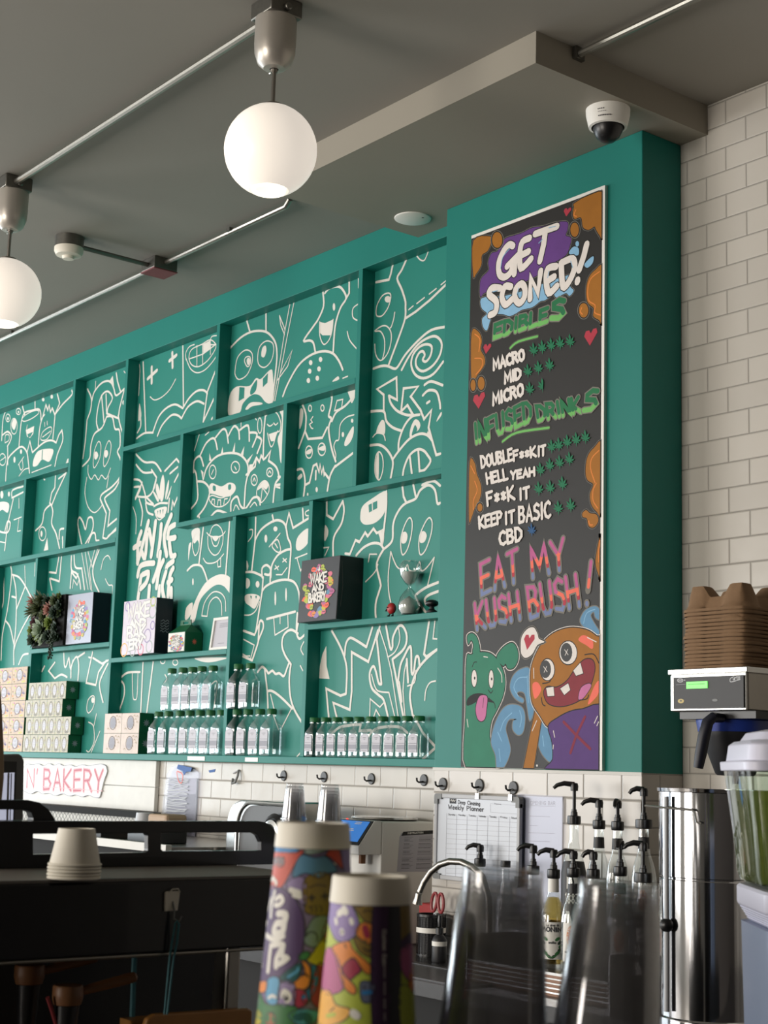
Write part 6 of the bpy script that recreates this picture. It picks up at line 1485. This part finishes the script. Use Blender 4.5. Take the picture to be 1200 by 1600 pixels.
# slotted rail
g = lambda px, py: (lambda w: (w.y, w.z))(onX(px, py, exr))
rz = z1
out = [g(-60, 1283), g(404, 1283), g(416, 1285), g(426, 1292), g(433, 1303), g(436, 1320)]; out = [(a, b) for a, b in out] + [(g(436, 1320)[0], rz), (g(-60, 1320)[0], rz)]
h1 = [g(52, 1303), g(228, 1302), g(231, 1305), g(231, 1329), g(228, 1332), g(52, 1335)]; h2 = [g(253, 1301), g(396, 1301), g(403, 1305), g(408, 1315), g(408, 1329), g(255, 1330), g(252, 1327), g(252, 1304)]
MB().prism(out, lambda u, v, h: (exr - h, u, v), .012, 'navy_black', [h1, h2]).build('cup_rail', t, bev=.0015)
g3 = lambda px, py: (lambda w: (w.y, w.z))(onX(px, py, exr - .03))
o3 = [g3(-60, 1284), g3(-60, 1250), g3(44, 1250), g3(62, 1254), g3(76, 1264), g3(84, 1276), g3(88, 1284)]; h3 = [g3(-58, 1282), g3(-58, 1265), g3(40, 1265), g3(49, 1269), g3(52, 1278), g3(52, 1282)]
MB().prism(o3, lambda u, v, h: (exr - .03 - h, u, v), .02, 'navy_black', [h3]).build('side_arch', t, bev=.0015)
# below the panel
MB().box(-2.24, -2.22, ye0, onX(352, 1530, -2.22).y, .99, 1.243, 'splash').build('back_splash', t); MB().box(-2.42, ex - .01, ye0, ye1, .92, .99, 'dark_steel').build('drip_base', t)
pz = onX(355, 1488, -2.0); MB().box(-2.02, -1.98, pz.y - .012, pz.y + .012, .99, 1.243, 'brushed').build('corner_post', t, bev=.004)
def portafilter(px, py, X, ang):
    p = onX(px, py, X); d = Vector((math.cos(ang), math.sin(ang), .20))
    MB().lathe([(0, -.014), (.019, -.013), (.0215, -.004), (.0215, .010), (.020, .013), (0, .013)], p, 'brown_wood', 24).build('group_cap', EM)
    MB().lathe([(0, -.075), (.013, -.074), (.015, -.045), (.017, -.014), (0, -.014)], p, 'dark_steel', 18).build('spout', EM)
    MB().tube([p + d * .015, p + d * .03, p + d * .05, p + d * .085, p + d * .098, p + d * .101], [.006, .0065, .0072, .0078, .0075, .005], 'brown_wood', 12).build('portafilter_handle', EM)
portafilter(46, 1522, -2.10, 1.45); portafilter(106, 1554, -2.02, 1.45)
MB().tube([onX(74, 1558, -2.02), onX(80, 1575, -2.02), onX(88, 1602, -2.02)], .003, 'scissor_red', 8).build('steam_wand', EM)
a, b = onX(210, 1498, -2.05), onX(206, 1605, -2.05); tag(MB().tube([(a.x, a.y, 1.243), a, b, (b.x, b.y, .992)], .0042, 'cord_teal', 8).build('rubber_tube'), 'teal rubber tube hanging under the black espresso machine', 'tube')
w0 = onX(228, 1585, -1.97); w1 = onX(395, 1575, -1.97)
t = thing('wooden_box', 'golden wooden knock box rim at the bottom edge below the espresso machine', 'box', (-2.0, (w0.y + w1.y) / 2, .99))
MB().prism([(w0.y, .9905), (w1.y, .9905), (w1.y, w1.z - .004), (w1.y - .008, w1.z), (w0.y + .015, w0.z - .001), (w0.y + .003, w0.z - .006), (w0.y, w0.z - .016)], lambda u, v, h: (-1.97 - h, u, v), .012, 'wood').build('front_board', t, bev=.003)
MB().box(-2.05, -1.982, w0.y + .004, w1.y - .004, .9905, w1.z - .012, 'wood').build('box_body', t)
# hook plate with hanging cord
p = onX(268, 1408, ex + .001)
t = thing('adhesive_hook', 'cream adhesive hook stuck on the black front of the espresso machine', 'hook', (ex, p.y, p.z))
MB().prism([(p.y - .0125, p.z + .012), (p.y - .0115, p.z - .0135), (p.y + .009, p.z - .0130), (p.y + .0115, p.z + .014), (p.y - .010, p.z + .0135)], lambda u, v, h: (ex + .0005 + h, u, v), .004, 'warm_white').build('plate', t, bev=.001)
MB().tube([(ex + .005, p.y - .006, p.z + .012), (ex + .006, p.y - .003, p.z + .0165), (ex + .006, p.y + .007, p.z + .017), (ex + .005, p.y + .0105, p.z + .0125)], .0009, 'warm_white', 6).build('wire_loop', t)
MB().tube([(ex + .004, p.y, p.z), (ex + .008, p.y + .001, p.z - .012), (ex + .008, p.y + .001, p.z - .024), (ex + .014, p.y + .006, p.z - .027), (ex + .016, p.y + .009, p.z - .020)], .0014, 'grey', 8).build('hook_arm', t)
m_ = MB(); hz = p.z - .026
tag(m_.tube([(ex + .011, p.y + .002, hz - .003), (ex + .009, p.y - .001, hz - .03), (ex + .007, p.y - .002, 1.235), (ex + .004, p.y - .004, 1.16)], .0016, 'cord_teal', 7).tube([(ex + .014, p.y + .006, hz - .0045), (ex + .011, p.y + .006, hz - .03), (ex + .009, p.y + .003, 1.235), (ex + .006, p.y - .001, 1.16)], .0016, 'cord_teal', 7).tube([(ex + .011, p.y + .002, hz - .003), (ex + .0125, p.y + .004, hz + .000), (ex + .014, p.y + .006, hz - .0045)], .0016, 'cord_teal', 7).build('cord_loop'), 'thin teal cord looped over the cream hook on the espresso machine', 'cord')
# paper bowls on the tray
GW = 'paper bowls stacked upside down on the espresso machine'
r = proto('paper_bowl', '-', 'bowl', GW)
MB().lathe([(0, .0475), (.0225, .0475), (.0232, .050), (.0246, .050), (.0250, .048), (.0335, .006), (.0335, .004), (.0327, .004), (.0243, .046)], (0, 0, 0), 'warm_white', 40).build('wall', r)
q = [(.0345 + .0019 * math.cos(a), .0025 + .0019 * math.sin(a)) for a in [k * 6.2832 / 8 for k in range(9)]]; MB().lathe(q, (0, 0, 0), 'warm_white', 40).build('rolled_rim', r)
FW = {}; pb_ = onZ(115, 1374, z1)
for k in range(5): place(FW, r, (pb_.x + (.0006, -.0004, .0005, 0, .0008)[k], pb_.y, z1 + .0002 + .0044 * k), 'white paper bowl turned upside down, %s from bottom of the stack on the machine' % ORD[k] if k < 4 else 'white paper bowl on top of the upside-down stack on the espresso machine')
r['group'] = GW
# tablet and tan panel at the left border
X = -2.55; g4 = lambda px, py: (lambda w: (w.y, w.z))(onX(px, py, X)); t = thing('tablet_terminal', 'grey framed tablet terminal standing behind the espresso machine rail at the left edge', 'tablet', (X, g4(20, 1300)[0], .92))
o_ = [g4(-12, 1179), g4(30, 1178), g4(35, 1181), g4(38, 1188), g4(36, 1305), g4(-14, 1305)]
MB().prism(o_, lambda u, v, h: (X - h, u, v), .015, 'grey').build('case', t, bev=.003)
m_ = MB().prism([g4(-8, 1189), g4(26, 1190), g4(22, 1300), g4(-10, 1300)], lambda u, v, h: (X + h, u, v), .001, 'dark_grey'); m_.prism([g4(-6, 1208), g4(22, 1207), g4(19, 1300), g4(-8, 1300)], lambda u, v, h: (X + .001 + h, u, v), .0008, 'screen_white'); A = Art(m_, lambda x, y: g4(x, y), lambda u, v, h: (X + .0019 + h, u, v), h0=1e-4)
A.stroke('print_grey', .004, [(12.5, 1209), (10, 1299)], False, False); A.stroke('print_grey', .002, [(17, 1209), (14.5, 1299)], False, False); m_.build('screen', t)
MB().box(X - .06, X - .016, g4(8, 1300)[0] - .02, g4(8, 1300)[0] + .02, .92, 1.40, 'dark_grey').build('stand', t)
X = -2.35; g5 = lambda px, py: (lambda w: (w.y, w.z))(onX(px, py, X))
tag(MB().prism([g5(-20, 1040), g5(-1, 1045), g5(4, 1110), g5(7, 1180), g5(7, 1215), g5(2, 1262), g5(-20, 1262)], lambda u, v, h: (X - h, u, v), .02, 'tan').build('tan_cushion', bev=.004), 'tan rounded upright panel cut off by the left edge beside the tablet', 'cushion')
tag(MB().box(-2.75, -1.80, .20, 1.5, 0, .92, 'soft_black').build('machine_counter'), 'dark counter under the espresso machine', 'counter')
# ------------------------------------------------------------------ the cups in front of the camera
cpos = [atD(490, 1285, 1.30), atD(580, 1368, 1.215), atD(787, 1356, 1.25), atD(968, 1378, 1.25)]
LZ0 = cpos[1].z - .1915
d = (cpos[3] - cpos[0]); d.z = 0; d.normalize(); n_ = Vector((-d.y, d.x, 0)); c0 = (cpos[0] + cpos[3]) / 2
o = MB().hexa([Vector((c0.x, c0.y, z)) + d * u + n_ * v for z in (0, LZ0) for u, v in ((-.3, -.16), (.3, -.16), (.3, .10), (-.3, .10))], 'counter').build('service_ledge'); tag(o, 'raised dark ledge under the foreground cups', 'counter')
GQ = 'printed paper cups turned upside down in front'
PH = .1915; RB, RRM = .0298, .0435
def rad(z): return RRM + (RB - RRM) * (z / PH)
def paper_cup(p, cx, label, art, extra):
    tp = p.z; base = tp - PH
    t = thing('paper_cup', label, 'cup', (p.x, p.y, base), GQ)
    zw = PH - .0205
    MB().lathe([(0, PH - .010), (rad(PH) * .90, PH - .010), (rad(PH) * .93, PH), (rad(PH) * 1.0, PH), (rad(PH) + .0009, PH - .002), (rad(zw) + .0009, zw), (rad(zw), zw)], (p.x, p.y, base), 'warm_white', 56).build('white_base', t)
    m_ = MB().lathe([(rad(zw), zw)] + [(rad(zw * k / 8), zw * k / 8) for k in range(7, 0, -1)] + [(rad(.004), .004), (rad(.004) - .001, .004)], (p.x, p.y, base), art[0], 56)
    q = [(RRM + .0016 + .0024 * math.cos(a), .0026 + .0024 * math.sin(a)) for a in [k * 6.2832 / 8 for k in range(9)]]
    ta = math.atan2(p.y, p.x) + math.pi
    def p2(px, py):
        r = ray(px, py); s = (RB - RRM) / PH; o = CAM - Vector((p.x, p.y, base))
        k0 = RRM + s * o.z; A_ = r.x ** 2 + r.y ** 2 - (s * r.z) ** 2; B_ = 2 * (o.x * r.x + o.y * r.y - k0 * s * r.z); C_ = o.x ** 2 + o.y ** 2 - k0 ** 2; D = B_ * B_ - 4 * A_ * C_
        if D < 0: tt = -B_ / (2 * A_)
        else: tt = (-B_ - math.sqrt(D)) / (2 * A_)
        w = o + r * tt; a = math.atan2(w.y, w.x) - ta; a = (a + math.pi) % (2 * math.pi) - math.pi
        return (a * .036, max(.006, min(zw - .0002, w.z)))
    A = Art(m_, p2, lambda u, v, h: (p.x + (rad(v) + h) * math.cos(ta + u / .036), p.y + (rad(v) + h) * math.sin(ta + u / .036), base + v), h0=1.5e-4, step=4e-6, maxlen=.006)
    f = cr('K')
    for col, pts in art[1]:
        P = [f(*q) for q in nums(pts)]
        A.fill(col, P)
        if art[2]: A.stroke('p_ol', .0009, P, True)
    for col, w, pts in art[3]: A.stroke(col, w, [f(*q) for q in nums(pts)])
    if extra: extra(A, f)
    m_.build('printed_wall', t, rec=False); MB().lathe(q, (p.x, p.y, base), 'warm_white', 56).build('rolled_rim', t); return t, base
ART1 = ('p_base1', [('p_blue', '160,190 330,200 330,270 150,265'), ('p_red', '140,275 330,275 400,210 400,240 330,330 270,440 215,520 120,525 140,380'), ('p_grey', '175,312 240,312 232,370 172,368'), ('p_pale', '390,205 540,215 565,240 500,275 420,290 375,270'), ('p_red', '530,290 600,210 640,330 645,390 560,310'), ('p_drop', '640,215 700,215 700,440 655,400 640,300'), ('p_mauve', '255,490 380,450 390,640 330,600'), ('p_olive', '385,455 560,430 555,690 520,715 400,700 380,650'), ('p_sky', '300,420 330,330 370,290 450,310 520,300 560,330 600,380 605,410 540,420 480,450 390,420 310,450'),
    ('p_plum', '120,530 200,520 260,540 330,620 380,760 365,960 290,1080 150,1165 20,1175 60,840'), ('p_crim', '550,720 600,740 560,900 500,860'), ('p_pill', '440,735 545,720 540,800 470,925 400,920 378,870'), ('p_yellow', '400,1030 440,970 520,860 530,1050'), ('p_green', '340,990 400,960 420,1000 360,1030'), ('p_orange', '360,1020 420,1080 410,1200 350,1230 295,1190 380,1110'), ('p_crim', '470,1060 520,1080 500,1350 420,1280'), ('p_royal', '430,1060 470,1080 470,1190 400,1315 358,1280 425,1200'), ('p_dteal', '210,1140 350,1040 355,1100 330,1160 270,1185'), ('p_orange', '60,1180 125,1175 110,1240 60,1240'), ('p_lblue', '128,1160 205,1150 195,1320 120,1310'), ('p_mauve', '218,1180 312,1190 305,1335 200,1330'), ('p_crim', '305,1230 385,1240 400,1320 325,1350'), ('p_pale', '40,1240 70,1240 66,1340 30,1340'), ('p_green', '70,1250 120,1330 250,1330 350,1370 330,1467 60,1467'), ('p_red', '120,1400 170,1390 180,1467 120,1467'), ('p_yellow', '30,1380 80,1380 80,1467 20,1467'), ('p_teal', '270,1405 350,1365 470,1375 475,1420 430,1467 330,1467')], True,
    [('p_ol', .0008, '410,520 470,500 530,510'), ('p_ol', .0016, '412,590 450,588'), ('p_ol', .0016, '430,570 432,612'), ('p_ol', .0016, '500,580 545,575'), ('p_ol', .0016, '520,558 524,600'), ('p_ol', .0008, '410,660 430,650 430,690'), ('p_ol', .0008, '450,645 465,660 460,695'), ('p_ol', .0008, '485,645 500,660 495,690'), ('p_ol', .001, '390,860 410,830 450,830 470,860 465,890'), ('p_white', .0045, '285,535 345,555'), ('p_white', .0045, '310,570 350,580'), ('p_white', .004, '150,465 170,455'), ('p_white', .004, '180,470 188,490'),
     ('p_white', .0040, '178,548 160,620 150,720'), ('p_white', .0040, '185,600 215,580 232,610 205,640 180,640'), ('p_white', .0040, '150,600 120,720 95,800'), ('p_white', .0056, '200,700 250,705 238,760 190,770 170,830 225,830 240,770'), ('p_white', .0045, '120,850 170,880 235,855'), ('p_white', .0045, '125,760 95,900 90,1060'), ('p_white', .0045, '150,920 140,1000 130,1100'), ('p_white', .0045, '165,920 230,915 190,1010 185,1070'), ('p_white', .0045, '235,920 225,990 260,1010 205,1050'), ('p_white', .005, '235,1270 245,1245 270,1270 262,1300'), ('p_ol', .004, '248,1275 256,1290'), ('p_lblue', .002, '270,1140 330,1100 338,1080'), ('p_dteal', .006, '330,1420 390,1410 410,1440'), ('p_ol', .0012, '370,1130 385,1115 405,1140'), ('p_white', .0025, '135,1285 160,1270 180,1280'), ('p_yellow', .002, '455,990 500,985')])
ART2 = ('p_lime', [('p_drop', '560,540 650,550 755,740 740,840 680,890 610,890 570,830 540,700'), ('p_olive', '640,540 880,540 880,750 800,755 720,650'), ('p_olive', '1035,545 1110,545 1118,850 1040,930'), ('p_orange', '750,790 800,758 862,790 868,915 800,902 738,840'), ('p_olive', '730,860 865,925 870,1010 780,980 735,920'), ('p_pink', '530,960 590,960 645,1120 640,1235 510,1240'), ('p_crim', '640,1080 720,1005 772,1090 735,1130 690,1160'), ('p_orange', '575,930 690,890 722,950 855,1075 852,1112 800,1112 720,1010 640,1090 735,1210 720,1262 650,1200 600,1010'), ('p_ywarm', '490,1250 560,1240 600,1330 692,1360 680,1420 600,1467 485,1467'), ('p_creature', '770,1175 865,1190 855,1305 780,1310'), ('p_band', '862,545 970,545 970,1467 850,1467'), ('p_dband', '968,545 1038,545 1042,1467 968,1467'), ('p_band', '1045,900 1135,820 1135,900 1045,970'), ('p_pink', '1045,960 1140,900 1145,1080 1112,1170 1050,1080'), ('p_orange', '1100,1180 1155,1000 1158,1250'), ('p_lime', '1048,1200 1155,1270 1140,1467 1048,1467')], True,
    [('p_ol', .0018, '735,600 775,640'), ('p_ol', .0018, '770,595 740,645'), ('p_ol', .0009, '790,690 820,675 860,695'), ('p_ol', .0009, '820,640 865,635'), ('p_white', .0055, '620,700 650,680'), ('p_white', .0055, '655,665 670,690'), ('p_white', .004, '600,740 605,765'), ('p_white', .0045, '640,822 645,832'), ('p_white', .004, '705,745 712,765'), ('p_ol', .002, '642,826 645,830'), ('p_crim', .005, '800,800 815,850'), ('p_ol', .001, '660,910 670,935'), ('p_ol', .001, '790,940 820,960 850,940'), ('p_ol', .001, '790,1205 795,1220'), ('p_blue', .003, '790,1250 840,1245'), ('p_white', .006, '720,1390 745,1410'), ('p_ol', .001, '560,1380 590,1350'), ('p_lime', .003, '540,1410 590,1400'), ('p_dband', .002, '985,660 985,1440')])
def ext(A, f): A.text('Custom Con----- ----- ---- ---', f(925, 812), f(925, 1440), f(945, 812), .00075, [(99, 'p_white')], gap=1.6)
c1, b1 = paper_cup(cpos[0], 490, 'taller printed paper cup upside down, purple logo disc and cartoon monsters, left foreground', ART1, None)
c2, b2 = paper_cup(cpos[1], 580, 'shorter printed paper cup upside down with dark purple stripe, in front of the sealing machine', ART2, ext)
nn_ = round((b1 - LZ0) / .0135); pit = (b1 - LZ0) / nn_
for k in range(1, nn_ + 1):
    r = c1.copy(); C.objects.link(r); r.location = (cpos[0].x, cpos[0].y, b1 - pit * k); r['label'] = 'printed paper cup nested %s under the taller printed cup, below the frame' % ORD[k - 1]
    for ch in list(c1.children): c = ch.copy(); C.objects.link(c); c.parent = r
# clear cup stacks leaning slightly
GK = 'clear cups nested in the two leaning foreground towers'; FK = {}; kc = clear_cup(.162, .0325, .0470); kc['group'] = GK
for nm, p, lean, tl in (('left', cpos[2], .055, ORD), ('right', cpos[3], .085, ORD)):
    ax = F_.copy(); ax.z = 0; ax.normalize(); up = Matrix.Rotation(lean, 3, ax) @ Vector((0, 0, 1)); rot = Matrix.Rotation(lean, 4, ax)
    for k in range(6):
        c = p - up * (.162 + (p.z - .162 - LZ0 - .004) / 5 * k)
        lb = 'clear plastic cup on top of the %s foreground tower' % nm if k == 0 else 'clear plastic cup, %s from top in the %s foreground tower' % (ORD[k], nm)
        o = place(FK, kc, c, lb); o.rotation_euler = rot.to_euler()
